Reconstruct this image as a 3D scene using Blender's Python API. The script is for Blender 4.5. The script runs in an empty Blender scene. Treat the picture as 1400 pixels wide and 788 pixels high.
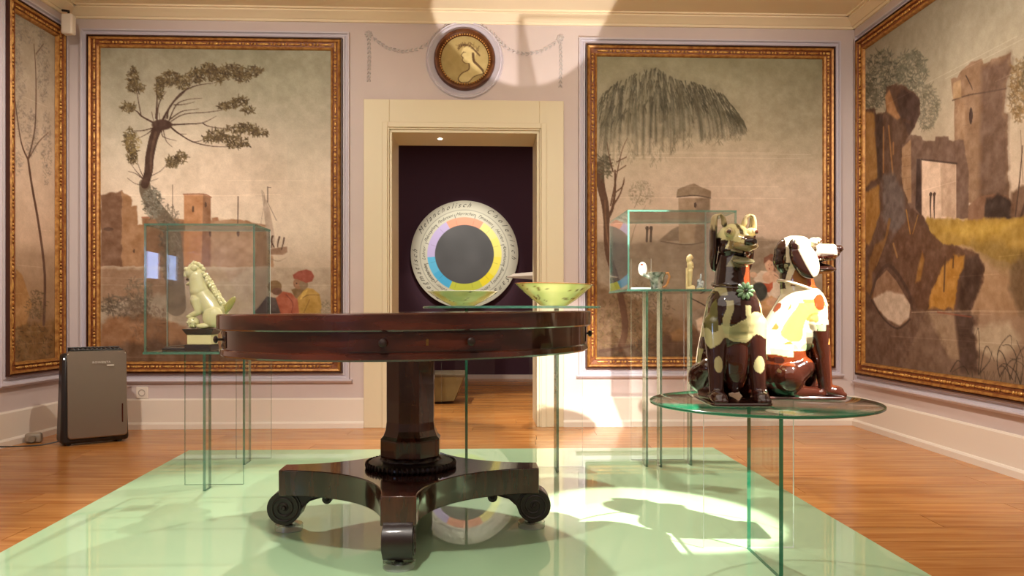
import bpy, bmesh, math, random
import numpy as np
from mathutils import Vector, Matrix
random.seed(7); RS = np.random.RandomState(7)
PI = math.pi
SC = bpy.context.scene
COL = SC.collection

# ------------------------------------------------------------------ camera, world, lights
F, HOR, EYE, PLAT = 1080.0, 424.0, 0.85, 0.08
cam = bpy.data.cameras.new('camera'); camo = bpy.data.objects.new('camera', cam); COL.objects.link(camo)
cam.sensor_width = 36; cam.lens = F/1400*36; cam.shift_y = (HOR-394)/1400
camo.location = (0, 0, EYE); camo.rotation_euler = (PI/2, 0, 0); cam.clip_start = .02
SC.camera = camo
SC.view_settings.view_transform = 'Standard'; SC.view_settings.look = 'None'
SC.view_settings.exposure = -.32; SC.view_settings.gamma = 1
SC.cycles.transparent_max_bounces = 40
SC.cycles.max_bounces = 8
SC.cycles.sample_clamp_indirect = 6
w = bpy.data.worlds.new('world'); SC.world = w; w.use_nodes = True
w.node_tree.nodes['Background'].inputs[0].default_value = (.5, .6, .8, 1)
w.node_tree.nodes['Background'].inputs[1].default_value = .3

def spot(name, loc, aim, power, half, color=(1, .78, .52), blend=.5, size=.03):
    l = bpy.data.lights.new(name, 'SPOT'); l.energy = power; l.color = color
    l.spot_size = math.radians(2*half); l.spot_blend = blend; l.shadow_soft_size = size
    o = bpy.data.objects.new(name, l); COL.objects.link(o); o.location = loc
    o.rotation_euler = (Vector(aim)-Vector(loc)).to_track_quat('-Z', 'Y').to_euler()
    return o
def area(name, loc, aim, power, sx, sy, color):
    l = bpy.data.lights.new(name, 'AREA'); l.energy = power; l.color = color
    l.shape = 'RECTANGLE'; l.size = sx; l.size_y = sy
    o = bpy.data.objects.new(name, l); COL.objects.link(o); o.location = loc
    o.rotation_euler = (Vector(aim)-Vector(loc)).to_track_quat('-Z', 'Y').to_euler()
    return o
WARM = (1, .90, .76)
WARM2 = (1, .93, .83)
spot('spot_dogs', (1.78, 1.37, 2.93), (.55, 2.93, .08), 3200, 7.0, WARM2, .25, .02)
spot('spot_bowls', (-.1, -.6, 2.93), (.42, 5.75, .25), 4200, 6.0, WARM2, .8, .03)
spot('spot_lion', (-1.5, 4.75, 2.93), (-1.15, 3.1, .3), 300, 16, WARM2, .5, .02)
spot('spot_painting_left', (-1.6, 1.9, 2.93), (-1.75, 5.6, 1.35), 380, 34, WARM, .9, .05)
spot('spot_painting_right', (1.3, 1.9, 2.93), (1.4, 5.7, 1.3), 380, 34, WARM, .9, .05)
spot('spot_painting_side_right', (.2, 3.2, 2.93), (2.55, 4.0, 1.3), 300, 42, WARM, .9, .05)
spot('spot_painting_side_left', (-.8, 3.6, 2.93), (-3.15, 4.9, 1.4), 190, 34, WARM, .9, .05)
spot('spot_table', (-.6, .9, 2.93), (-.4, 2.9, .5), 300, 30, WARM2, .8, .04)
spot('spot_floor', (.2, 4.3, 2.93), (.2, 3.7, 0), 430, 50, WARM2, .9, .04)
spot('spot_front', (-1.3, 1.9, 2.93), (-1.2, 2.6, 0), 170, 40, WARM2, .9, .04)
spot('spot_wheel', (-.5, 7.7, 2.85), (-.58, 9.7, 1.55), 300, 17, WARM2, .6, .03)
spot('spot_next_room_floor', (-.9, 6.5, 2.7), (.3, 6.9, 0), 260, 24, WARM, .3, .02)
spot('added_bounce_spot', (.72, 2.75, .62), (.13, 5.35, 2.93), 560, 10, (1, .92, .85), .12, .01)  # added lamp without fixture, imitates a spotlight bounced up off the glass
area('ceiling_wash', (-.2, 1.2, 2.9), (-.2, 1.6, 0), 85, 4.6, 4.2, (1, .90, .82))
area('added_next_room_fill', (0, 8.0, 2.9), (0, 8, 0), 30, 4, 2, (1, .86, .8))  # unseen fill light added to lift the dark next room

# ------------------------------------------------------------------ helpers
def lin(c):
    out = []
    for x in c[:3]:
        x = x/255.0
        out.append(x/12.92 if x <= .04045 else ((x+.055)/1.055)**2.4)
    return (out[0], out[1], out[2], 1)
def nodes(name):
    m = bpy.data.materials.new(name); m.use_nodes = True
    return m, m.node_tree.nodes, m.node_tree.links, m.node_tree.nodes['Principled BSDF']
def mat(name, c, rough=.5, metal=0, coat=0, var=.0, vscale=8, bump=0, bscale=60, spec=.5, c2=None, stretch=(1, 1, 1), emit=0):
    m, n, l, p = nodes(name)
    p.inputs['Base Color'].default_value = lin(c); p.inputs['Roughness'].default_value = rough
    p.inputs['Metallic'].default_value = metal; p.inputs['Coat Weight'].default_value = coat
    p.inputs['Coat Roughness'].default_value = .04; p.inputs['Specular IOR Level'].default_value = spec
    tc = n.new('ShaderNodeTexCoord'); mp = n.new('ShaderNodeMapping'); mp.inputs['Scale'].default_value = stretch
    l.new(tc.outputs['Object'], mp.inputs['Vector'])
    if var or c2:
        nz = n.new('ShaderNodeTexNoise'); nz.inputs['Scale'].default_value = vscale; nz.inputs['Detail'].default_value = 6
        l.new(mp.outputs['Vector'], nz.inputs['Vector'])
        r = n.new('ShaderNodeValToRGB'); r.color_ramp.elements[0].position = .35; r.color_ramp.elements[1].position = .65
        a = lin(c)
        b = lin(c2) if c2 else tuple(min(1, x*(1+var)) for x in a[:3])+(1,)
        a0 = a if c2 else tuple(x*(1-var) for x in a[:3])+(1,)
        r.color_ramp.elements[0].color = a0; r.color_ramp.elements[1].color = b
        l.new(nz.outputs['Fac'], r.inputs['Fac']); l.new(r.outputs['Color'], p.inputs['Base Color'])
    if bump:
        nb = n.new('ShaderNodeTexNoise'); nb.inputs['Scale'].default_value = bscale; nb.inputs['Detail'].default_value = 4
        l.new(mp.outputs['Vector'], nb.inputs['Vector'])
        b = n.new('ShaderNodeBump'); b.inputs['Strength'].default_value = bump; b.inputs['Distance'].default_value = .003
        l.new(nb.outputs['Fac'], b.inputs['Height']); l.new(b.outputs['Normal'], p.inputs['Normal'])
    if emit:
        p.inputs['Emission Color'].default_value = lin(c); p.inputs['Emission Strength'].default_value = emit
    return m
def vcol_mat(name, rough=.6, coat=0, gain=1.0, bump=0, bscale=150, spec=.5):
    m, n, l, p = nodes(name)
    a = n.new('ShaderNodeVertexColor'); a.layer_name = 'paint'
    mx = n.new('ShaderNodeMix'); mx.data_type = 'RGBA'; mx.blend_type = 'MULTIPLY'; mx.inputs['Factor'].default_value = 1
    l.new(a.outputs['Color'], mx.inputs[6]); mx.inputs[7].default_value = (gain, gain, gain*(1.06 if gain > 1 else 1), 1)
    l.new(mx.outputs[2], p.inputs['Base Color'])
    p.inputs['Roughness'].default_value = rough; p.inputs['Coat Weight'].default_value = coat
    p.inputs['Coat Roughness'].default_value = .05; p.inputs['Specular IOR Level'].default_value = spec
    if bump:
        tc = n.new('ShaderNodeTexCoord')
        nb = n.new('ShaderNodeTexNoise'); nb.inputs['Scale'].default_value = bscale
        l.new(tc.outputs['Object'], nb.inputs['Vector'])
        b = n.new('ShaderNodeBump'); b.inputs['Strength'].default_value = bump; b.inputs['Distance'].default_value = .002
        l.new(nb.outputs['Fac'], b.inputs['Height']); l.new(b.outputs['Normal'], p.inputs['Normal'])
    return m
def glass_mat(name, tint=(.990, .998, .994), boost=1.0, f0=.026):
    m = bpy.data.materials.new(name); m.use_nodes = True
    n, l = m.node_tree.nodes, m.node_tree.links; n.clear()
    out = n.new('ShaderNodeOutputMaterial'); mix = n.new('ShaderNodeMixShader')
    t = n.new('ShaderNodeBsdfTransparent'); t.inputs[0].default_value = (*tint, 1)
    g = n.new('ShaderNodeBsdfGlossy'); g.inputs['Roughness'].default_value = .0
    geo = n.new('ShaderNodeNewGeometry'); d = n.new('ShaderNodeVectorMath'); d.operation = 'DOT_PRODUCT'
    l.new(geo.outputs['Incoming'], d.inputs[0]); l.new(geo.outputs['Normal'], d.inputs[1])
    def M(op, a, b=None):
        k = n.new('ShaderNodeMath'); k.operation = op; k.use_clamp = op != 'POWER'
        if isinstance(a, (int, float)): k.inputs[0].default_value = a
        else: l.new(a, k.inputs[0])
        if b is not None:
            if isinstance(b, (int, float)): k.inputs[1].default_value = b
            else: l.new(b, k.inputs[1])
        return k.outputs[0]
    c = M('ABSOLUTE', d.outputs['Value']); x = M('POWER', M('SUBTRACT', 1.0, c), 5.0)
    fr = M('ADD', M('MULTIPLY', x, (1-f0)*boost), f0)
    l.new(fr, mix.inputs[0]); l.new(t.outputs[0], mix.inputs[1]); l.new(g.outputs[0], mix.inputs[2])
    l.new(mix.outputs[0], out.inputs[0])
    return m
def edge_mat(name, c=(30, 120, 90), alpha=.75):
    m, n, l, p = nodes(name)
    p.inputs['Base Color'].default_value = lin(c); p.inputs['Roughness'].default_value = .12
    p.inputs['Alpha'].default_value = alpha; p.inputs['Specular IOR Level'].default_value = .8
    return m

def link(o): COL.objects.link(o); return o
def obj(name, bm, m=None, parent=None, smooth=False, bevel=0, kind=None, label=None, sharp=40):
    me = bpy.data.meshes.new(name); bm.normal_update(); bm.to_mesh(me); bm.free()
    return mobj(name, me, m, parent, smooth, bevel, kind, label, sharp)
def mobj(name, me, m=None, parent=None, smooth=False, bevel=0, kind=None, label=None, sharp=40):
    o = bpy.data.objects.new(name, me); link(o)
    for k in (m if isinstance(m, (list, tuple)) else [m]):
        if k: me.materials.append(k)
    if smooth:
        me.shade_smooth()
        if sharp: me.set_sharp_from_angle(angle=math.radians(sharp))
    if bevel:
        b = o.modifiers.new('b', 'BEVEL'); b.width = bevel; b.segments = 2; b.limit_method = 'ANGLE'
    if parent: o.parent = parent
    if kind: o['kind'] = kind
    if label: o['label'] = label
    return o
def thing(name, label, cat, loc=(0, 0, 0), rotz=0, group=None):
    o = bpy.data.objects.new(name, None); link(o); o.location = loc; o.rotation_euler = (0, 0, rotz)
    o.empty_display_size = .05
    return tag(o, label, cat, group)
def tag(o, label, cat, group=None):
    o['label'] = label; o['category'] = cat
    if group: o['group'] = group
    return o
def box(bm, x0, x1, y0, y1, z0, z1, mi=0):
    vs = [bm.verts.new((x, y, z)) for x in (x0, x1) for y in (y0, y1) for z in (z0, z1)]
    for q in ((0, 1, 3, 2), (4, 6, 7, 5), (0, 4, 5, 1), (2, 3, 7, 6), (0, 2, 6, 4), (1, 5, 7, 3)):
        f = bm.faces.new([vs[i] for i in q]); f.material_index = mi
    return bm
def B(*boxes):
    bm = bmesh.new()
    for b in boxes: box(bm, *b)
    return bm
def lathe(bm, prof, n=48, c=(0, 0), rot=0, cap=True, mi=0, axis='z', off=(0, 0, 0)):
    rings = []
    for r, z in prof:
        ring = []
        for i in range(n):
            a = rot+2*PI*i/n
            p = (c[0]+r*math.cos(a), c[1]+r*math.sin(a), z)
            if axis == 'y': p = (p[0], p[2], p[1])
            ring.append(bm.verts.new((p[0]+off[0], p[1]+off[1], p[2]+off[2])))
        rings.append(ring)
    for a, b in zip(rings, rings[1:]):
        for i in range(n):
            f = bm.faces.new((a[i], a[(i+1) % n], b[(i+1) % n], b[i])); f.material_index = mi
    if cap:
        bm.faces.new(rings[0][::-1]).material_index = mi; bm.faces.new(rings[-1]).material_index = mi
    return bm
def prism(bm, poly, y0, y1, mi=0):
    """extrude an xz polygon along y"""
    a = [bm.verts.new((x, y0, z)) for x, z in poly]; b = [bm.verts.new((x, y1, z)) for x, z in poly]
    bm.faces.new(a).material_index = mi; bm.faces.new(b[::-1]).material_index = mi
    n = len(poly)
    for i in range(n): bm.faces.new((a[i], b[i], b[(i+1) % n], a[(i+1) % n])).material_index = mi
    return bm
def prismz(bm, poly, z0, z1, mi=0, mtop=None):
    a = [bm.verts.new((x, y, z0)) for x, y in poly]; b = [bm.verts.new((x, y, z1)) for x, y in poly]
    bm.faces.new(a[::-1]).material_index = mi if mtop is None else mtop
    bm.faces.new(b).material_index = mi if mtop is None else mtop
    n = len(poly)
    for i in range(n): bm.faces.new((a[i], a[(i+1) % n], b[(i+1) % n], b[i])).material_index = mi
    return bm
def tube(bm, pts, rad, n=10, cap=True):
    pts = [Vector(p) for p in pts]; rings = []
    if not isinstance(rad, (list, tuple)): rad = [rad]*len(pts)
    up = None
    for i, p in enumerate(pts):
        t = (pts[min(i+1, len(pts)-1)]-pts[max(i-1, 0)]).normalized()
        if up is None:
            up = Vector((0, 0, 1)) if abs(t.z) < .9 else Vector((1, 0, 0))
        s = t.cross(up).normalized(); up = s.cross(t).normalized()
        rings.append([bm.verts.new(p+rad[i]*(s*math.cos(2*PI*k/n)+up*math.sin(2*PI*k/n))) for k in range(n)])
    for a, b in zip(rings, rings[1:]):
        for k in range(n): bm.faces.new((a[k], a[(k+1) % n], b[(k+1) % n], b[k]))
    if cap: bm.faces.new(rings[0][::-1]); bm.faces.new(rings[-1])
    return bm
_BT = {}
def ball(bm, M, seg=8, ring=5):
    if (seg, ring) not in _BT:
        P = [(0, 0, 1)]+[(math.sin(PI*j/ring)*math.cos(2*PI*i/seg), math.sin(PI*j/ring)*math.sin(2*PI*i/seg), math.cos(PI*j/ring)) for j in range(1, ring) for i in range(seg)]+[(0, 0, -1)]
        Fc = [(0, 1+i, 1+(i+1) % seg) for i in range(seg)]; e_ = len(P)-1; b0 = 1+(ring-2)*seg
        for j in range(ring-2):
            a = 1+j*seg; Fc += [(a+i, a+seg+i, a+seg+(i+1) % seg, a+(i+1) % seg) for i in range(seg)]
        Fc += [(e_, b0+(i+1) % seg, b0+i) for i in range(seg)]; _BT[(seg, ring)] = ([Vector(p) for p in P], Fc)
    P, Fc = _BT[(seg, ring)]; vs = [bm.verts.new(M @ p) for p in P]
    for f in Fc: bm.faces.new([vs[i] for i in f])
    return bm
def ell(bm, c, r, rot=(0, 0, 0), seg=20, ring=12):
    M = Matrix.Translation(c) @ Matrix.Rotation(rot[2], 4, 'Z') @ Matrix.Rotation(rot[1], 4, 'Y') @ Matrix.Rotation(rot[0], 4, 'X') @ Matrix.Diagonal((*r, 1))
    return ball(bm, M, seg, ring)
def cap(bm, p0, r0, p1, r1, n=7):
    """a tapered limb"""
    p0, p1 = Vector(p0), Vector(p1)
    ell(bm, p0, (r0,)*3, seg=24, ring=16); ell(bm, p1, (r1,)*3, seg=24, ring=16)
    tube(bm, [p0, p0.lerp(p1, .5), p1], [r0, (r0+r1)/2, r1], 28)
    return bm
def fuse(bm, voxel=.004, smooth=4, fac=.5):
    """one continuous surface out of overlapping volumes"""
    me = bpy.data.meshes.new('tmp'); bm.to_mesh(me); bm.free()
    o = bpy.data.objects.new('tmp', me); link(o)
    r = o.modifiers.new('r', 'REMESH'); r.mode = 'VOXEL'; r.voxel_size = voxel; r.use_smooth_shade = True
    if smooth:
        s = o.modifiers.new('s', 'SMOOTH'); s.iterations = smooth; s.factor = fac
    dg = bpy.context.evaluated_depsgraph_get(); dg.update()
    out = bpy.data.meshes.new_from_object(o.evaluated_get(dg))
    bpy.data.objects.remove(o); bpy.data.meshes.remove(me)
    out.shade_smooth()
    return out
def vnoise(P, s, seed=0):
    """smooth value noise on an (n,3) array"""
    rs = np.random.RandomState(seed); T = rs.rand(32, 32, 32)
    q = P*s+100.3; i = np.floor(q).astype(int); f = q-i; f = f*f*(3-2*f); i %= 31
    r = 0
    for a in (0, 1):
        for b in (0, 1):
            for c in (0, 1):
                wgt = (f[:, 0] if a else 1-f[:, 0])*(f[:, 1] if b else 1-f[:, 1])*(f[:, 2] if c else 1-f[:, 2])
                r = r+wgt*T[i[:, 0]+a, i[:, 1]+b, i[:, 2]+c]
    return r
def paint_mesh(me, fn):
    n = len(me.vertices); P = np.empty(n*3, np.float32); me.vertices.foreach_get('co', P); P = P.reshape(-1, 3)
    C = fn(P)/255.0; C = np.clip(C, 0, 1); C = np.where(C <= .04045, C/12.92, ((C+.055)/1.055)**2.4)
    a = me.color_attributes.new('paint', 'FLOAT_COLOR', 'POINT')
    D = np.ones((n, 4), np.float32); D[:, :3] = C; a.data.foreach_set('color', D.ravel())

# wall frames: local x runs left to right as one faces the wall, local -y points into the room
class Wall:
    def __init__(s, O, t): s.O = O; L = math.hypot(*t); s.t = (t[0]/L, t[1]/L); s.th = math.atan2(s.t[1], s.t[0])
    def pix(s, u, v):
        a = (u-700)/F
        # a*Y = Ox+k tx ; Y = Oy+k ty
        k = (s.O[0]-a*s.O[1])/(a*s.t[1]-s.t[0]); Y = s.O[1]+k*s.t[1]
        return k, EYE-(v-HOR)/F*Y
    def empty(s, name, label, cat, x, z, group=None):
        return thing(name, label, cat, (s.O[0]+x*s.t[0], s.O[1]+x*s.t[1], z), s.th, group)
    def put(s, o): o.location = (s.O[0], s.O[1], 0); o.rotation_euler = (0, 0, s.th); return o
WB = Wall((-3.153, 5.625), (1, .03955))
WL = Wall((-3.207, .5), (.01, 1))
WR = Wall((2.535, 5.85), (.022, -1))
H_CEIL = 3.0

# ------------------------------------------------------------------ materials
M = {}
M['wall'] = mat('wall_paint', (208, 192, 190), .75, var=.02, vscale=3, bump=.05, bscale=30)
M['lilac'] = mat('lilac_moulding', (205, 196, 206), .6)
M['white'] = mat('white_woodwork', (232, 220, 208), .5)
M['ceil'] = mat('ceiling_plaster', (244, 226, 196), .8, var=.02, vscale=2)
M['cream'] = mat('cream_casing', (222, 208, 178), .5)
M['purple'] = mat('aubergine_wall', (72, 42, 56), .8)
M['gilt'] = mat('gilding', (190, 138, 72), .4, metal=.3, c2=(146, 92, 42), vscale=30, bump=.2, bscale=80)
M['gilt2'] = mat('bright_gilding', (226, 178, 98), .35, metal=.3, c2=(170, 108, 48), vscale=60)
M['gilt_groove'] = mat('red_bole_groove', (112, 56, 26), .5, metal=.1, c2=(146, 84, 36), vscale=50)
M['gilt_dark'] = mat('dark_frame_edge', (70, 34, 22), .5)
M['glass'] = glass_mat('clear_glass')
M['edge'] = edge_mat('green_glass_edge', (66, 118, 100), .62)
M['edge_dark'] = edge_mat('dark_glass_edge', (26, 96, 74), .7)
M['edge_rim'] = edge_mat('thick_green_rim', (12, 112, 78), .95)
M['edge_white'] = edge_mat('pale_glass_edge', (225, 232, 228), .8)
M['acrylic'] = glass_mat('acrylic', (.82, .86, .83), f0=.22)
M['stucco'] = mat('stucco', (196, 186, 186), .7)

# ------------------------------------------------------------------ painting tool (numpy brushwork on a fine mesh)
def fbm(h, w_, cell, seed, octv=4):
    rs = np.random.RandomState(seed); out = np.zeros((h, w_)); amp = 1; tot = 0
    for o in range(octv):
        gy, gx = int(h/cell)+3, int(w_/cell)+3; g = rs.rand(gy, gx)
        y = np.arange(h)/cell; x = np.arange(w_)/cell
        yi, xi = y.astype(int), x.astype(int); fy, fx = y-yi, x-xi
        fy = (fy*fy*(3-2*fy))[:, None]; fx = (fx*fx*(3-2*fx))[None]
        A = g[yi][:, xi]; Bq = g[yi][:, xi+1]; C = g[yi+1][:, xi]; D = g[yi+1][:, xi+1]
        out += amp*((A*(1-fx)+Bq*fx)*(1-fy)+(C*(1-fx)+D*fx)*fy); tot += amp
        amp *= .55; cell = max(1.01, cell/2.1)
    return out/tot
class Canvas:
    def __init__(s, wall, s0, s1, z0, z1, res=.005, seed=1):
        s.wall, s.s0, s.s1, s.z0, s.z1 = wall, s0, s1, z0, z1
        s.w = int((s1-s0)/res)+1; s.h = int((z1-z0)/res)+1; s.seed = seed; s.rs = np.random.RandomState(seed)
        s.I = np.zeros((s.h, s.w, 3)); s.tf = (0, 0, 1); s.res = res; s.k = 1.0
        s.n1 = fbm(s.h, s.w, 60, seed+1); s.n2 = fbm(s.h, s.w, 9, seed+2, 3)
    def crop(s, x0, y0, sc): s.tf = (x0, y0, sc); return s
    def p(s, x, y):
        u = s.tf[0]+x/s.tf[2]; v = s.tf[1]+y/s.tf[2]; k, z = s.wall.pix(u, v)
        return (k-s.s0)/s.res, (s.z1-z)/s.res
    def sz(s, a, x=None, y=None):
        if x is None: return a/s.tf[2]*s.k
        p0 = s.p(x, y); p1 = s.p(x, y+10); return a*abs(p1[1]-p0[1])/10
    def grad(s, stops):
        ys = [s.p(x, y)[1] for x, y, _ in stops]
        yy = np.arange(s.h)
        for c in range(3): s.I[..., c] = np.interp(yy, ys, [q[2][c] for q in stops])[:, None]
    def mottle(s, a1=16, a2=10):
        s.I += ((s.n1-.5)*a1*2)[..., None]+((s.n2-.5)*a2*2)[..., None]
    def _blend(s, x0, x1, y0, y1, mask, color, var):
        c = np.array(color, float); sub = s.I[y0:y1, x0:x1]
        tex = (s.n2[y0:y1, x0:x1]-.5)[..., None]*var*3
        s.I[y0:y1, x0:x1] = sub*(1-mask[..., None])+(c+tex)*mask[..., None]
    def poly(s, pts, color, alpha=1, soft=1.2, var=14, rough=0):
        P = np.array([s.p(*q) for q in pts]); m = 4+soft*2
        x0, x1 = int(max(0, P[:, 0].min()-m)), int(min(s.w, P[:, 0].max()+m)); y0, y1 = int(max(0, P[:, 1].min()-m)), int(min(s.h, P[:, 1].max()+m))
        if x1 <= x0 or y1 <= y0: return
        Y, X = np.mgrid[y0:y1, x0:x1].astype(float)
        if rough:
            X += (s.n2[y0:y1, x0:x1]-.5)*rough*2; Y += (s.n2[::-1][y0:y1, x0:x1]-.5)*rough*2
        ins = np.zeros(X.shape, bool); dist = np.full(X.shape, 1e9); n = len(P)
        for i in range(n):
            ax, ay = P[i]; bx, by = P[(i+1) % n]
            c = ((ay > Y) != (by > Y)) & (X < (bx-ax)*(Y-ay)/((by-ay) or 1e-9)+ax); ins ^= c
            L = (bx-ax)**2+(by-ay)**2 or 1e-9
            t = np.clip(((X-ax)*(bx-ax)+(Y-ay)*(by-ay))/L, 0, 1)
            dist = np.minimum(dist, np.hypot(X-ax-t*(bx-ax), Y-ay-t*(by-ay)))
        sd = np.where(ins, dist, -dist); s._blend(x0, x1, y0, y1, np.clip(sd/soft+.5, 0, 1)*alpha, color, var)
    def oval(s, x, y, rx, ry, color, alpha=1, soft=.15, var=12):
        cx, cy = s.p(x, y); ax = max(.6, abs(s.p(x+rx, y)[0]-cx)); ay = max(.6, abs(s.p(x, y+ry)[1]-cy))
        x0, x1 = int(max(0, cx-ax*1.3-2)), int(min(s.w, cx+ax*1.3+3)); y0, y1 = int(max(0, cy-ay*1.3-2)), int(min(s.h, cy+ay*1.3+3))
        if x1 <= x0 or y1 <= y0: return
        Y, X = np.mgrid[y0:y1, x0:x1]; d = np.hypot((X-cx)/ax, (Y-cy)/ay)
        s._blend(x0, x1, y0, y1, np.clip((1-d)/soft+.5, 0, 1)*alpha, color, var)
    def stroke(s, pts, w0, w1, color, alpha=1, curve=True):
        P = [s.p(*q) for q in pts]
        if curve and len(P) > 2:
            Q = []
            for i in range(len(P)-1):
                a, b, c, d = P[max(i-1, 0)], P[i], P[i+1], P[min(i+2, len(P)-1)]
                for t in (0, .25, .5, .75):
                    Q.append(tuple(.5*(2*b[j]+(c[j]-a[j])*t+(2*a[j]-5*b[j]+4*c[j]-d[j])*t*t+(3*b[j]-a[j]-3*c[j]+d[j])*t**3) for j in (0, 1)))
            P = Q+[P[-1]]
        sc = s.sz(1, *pts[0]); w0 *= sc/2; w1 *= sc/2; n = len(P)-1
        for i in range(n):
            (ax, ay), (bx, by) = P[i], P[i+1]; r = w0+(w1-w0)*(i+.5)/n; m = r+2
            x0, x1 = int(max(0, min(ax, bx)-m)), int(min(s.w, max(ax, bx)+m+1)); y0, y1 = int(max(0, min(ay, by)-m)), int(min(s.h, max(ay, by)+m+1))
            if x1 <= x0 or y1 <= y0: continue
            Y, X = np.mgrid[y0:y1, x0:x1]; L = (bx-ax)**2+(by-ay)**2 or 1e-9
            t = np.clip(((X-ax)*(bx-ax)+(Y-ay)*(by-ay))/L, 0, 1)
            d = np.hypot(X-ax-t*(bx-ax), Y-ay-t*(by-ay))
            s._blend(x0, x1, y0, y1, np.clip(r-d+.5, 0, 1)*alpha*min(1, r+.35), color, 8)
    def leaves(s, x, y, rx, ry, n, size, cols, alpha=.7, down=0):
        for i in range(n):
            a = s.rs.rand()*2*PI; r = math.sqrt(s.rs.rand()); px, py = x+rx*r*math.cos(a), y+ry*r*math.sin(a)
            c = np.array(cols[s.rs.randint(len(cols))])+s.rs.randint(-12, 12)
            an = s.rs.rand()*2*PI if not down else PI/2+s.rs.randn()*.35
            L = size*(.6+s.rs.rand()*.8)*(1 if not down else down)
            s.stroke([(px, py), (px+L*math.cos(an), py+L*math.sin(an))], size*.55, size*.25, c, alpha, False)
    def mesh(s, name, parent, m, y):
        """fine grid in the parent's frame, origin at the canvas's lower left corner"""
        w_, h = s.w, s.h
        X, Z = np.meshgrid(np.linspace(0, s.s1-s.s0, w_), np.linspace(s.z1-s.z0, 0, h))
        co = np.zeros((h*w_, 3), np.float32); co[:, 0] = X.ravel(); co[:, 1] = y; co[:, 2] = Z.ravel()
        idx = np.arange(h*w_).reshape(h, w_)
        q = np.stack([idx[:-1, :-1], idx[1:, :-1], idx[1:, 1:], idx[:-1, 1:]], -1).reshape(-1, 4).astype(np.int32)
        me = bpy.data.meshes.new(name); me.vertices.add(len(co)); me.vertices.foreach_set('co', co.ravel())
        me.loops.add(q.size); me.loops.foreach_set('vertex_index', q.ravel())
        me.polygons.add(len(q)); me.polygons.foreach_set('loop_start', np.arange(0, q.size, 4, dtype=np.int32))
        me.update(calc_edges=True)
        C = np.clip(s.I.reshape(-1, 3)/255, 0, 1); C = np.where(C <= .04045, C/12.92, ((C+.055)/1.055)**2.4)
        a = me.color_attributes.new('paint', 'FLOAT_COLOR', 'POINT'); D = np.ones((h*w_, 4), np.float32); D[:, :3] = C
        a.data.foreach_set('color', D.ravel())
        return mobj(name, me, m, parent)
# ------------------------------------------------------------------ structure
def hexa(bm, c8, mi=0):
    vs = [bm.verts.new(c) for c in c8]
    for q in ((0, 1, 2, 3), (7, 6, 5, 4), (0, 4, 5, 1), (1, 5, 6, 2), (2, 6, 7, 3), (3, 7, 4, 0)): bm.faces.new([vs[i] for i in q]).material_index = mi
def ring(bm, x0, x1, z0, z1, prof, mi=0, closed=True):
    """mitred rectangular moulding: prof = (outward offset, y)"""
    L = [[bm.verts.new(p) for p in ((x0-d, y, z0-d), (x1+d, y, z0-d), (x1+d, y, z1+d), (x0-d, y, z1+d))] for d, y in prof]
    for q, (a, b) in enumerate(zip(L, L[1:])):
        for i in range(4): bm.faces.new((a[i], a[(i+1) % 4], b[(i+1) % 4], b[i])).material_index = mi[q] if isinstance(mi, list) else mi
    return bm
def along(bm, x0, x1, prof):
    a = [bm.verts.new((x0, y, z)) for y, z in prof]; b = [bm.verts.new((x1, y, z)) for y, z in prof]
    bm.faces.new(a); bm.faces.new(b[::-1]); n = len(prof)
    for i in range(n): bm.faces.new((a[i], b[i], b[(i+1) % n], a[(i+1) % n]))
    return bm
dx0 = WB.pix(533, 300)[0]; dx1 = WB.pix(737, 300)[0]; dz = WB.pix(640, 179)[1]
LB = 5.72
wb = obj('wall_back', B((-.35, dx0, 0, .42, 0, H_CEIL), (dx1, LB+.35, 0, .42, 0, H_CEIL), (dx0, dx1, 0, .42, dz, H_CEIL)), M['wall'], kind='structure')
WB.put(wb)
wl = obj('wall_left', B((-2.5, 5.2, 0, .25, 0, H_CEIL)), M['wall'], kind='structure'); WL.put(wl)
wr = obj('wall_right', B((-.02, 7.75, 0, .25, 0, H_CEIL)), M['wall'], kind='structure'); WR.put(wr)
obj('wall_front', B((-3.6, 3.0, -2.05, -1.85, 0, H_CEIL)), M['wall'], kind='structure')
obj('wall_far', B((-4.2, 4.2, 9.77, 9.97, 0, H_CEIL)), M['purple'], kind='structure')
obj('wall_far_left', B((-4.2, -4.0, 6.0, 9.8, 0, H_CEIL)), M['purple'], kind='structure')
obj('wall_far_right', B((4.0, 4.2, 6.05, 9.8, 0, H_CEIL)), M['purple'], kind='structure')
obj('baseboard_far', B((-4, 4, 9.745, 9.77, 0, .05)), M['white'], kind='structure')
obj('ceiling', B((-4.3, 4.3, -2.1, 10, H_CEIL, H_CEIL+.1)), M['ceil'], kind='structure')
CORN = [(0, 2.925), (-.015, 2.925), (-.022, 2.94), (-.03, 2.94), (-.06, 2.962), (-.085, 2.978), (-.085, 2.988), (-.105, 2.988), (-.105, 3.0), (0, 3.0)]
BASE = [(0, 0), (-.036, 0), (-.036, .035), (-.028, .045), (-.02, .048), (-.02, .205), (-.012, .215), (0, .215)]
n_ = [0]
for nm, W, a, b in (('back', WB, -.02, LB+.02), ('left', WL, -2.4, 5.16), ('right', WR, 0, 7.6)):
    n_[0] += 1
    o = obj('trim_%d' % n_[0], along(bmesh.new(), a, b, CORN), M['ceil'], kind='structure'); W.put(o)
    if nm != 'back':
        o = obj('baseboard_%s' % nm, along(bmesh.new(), a, b, BASE), M['white'], kind='structure'); W.put(o)
cx0, cx1 = WB.pix(498, 300)[0], WB.pix(770, 300)[0]; cz = WB.pix(640, 138.5)[1]
bm = along(bmesh.new(), -.01, cx0, BASE); along(bm, cx1, LB, BASE)
WB.put(obj('baseboard_back', bm, M['white'], kind='structure'))
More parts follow.
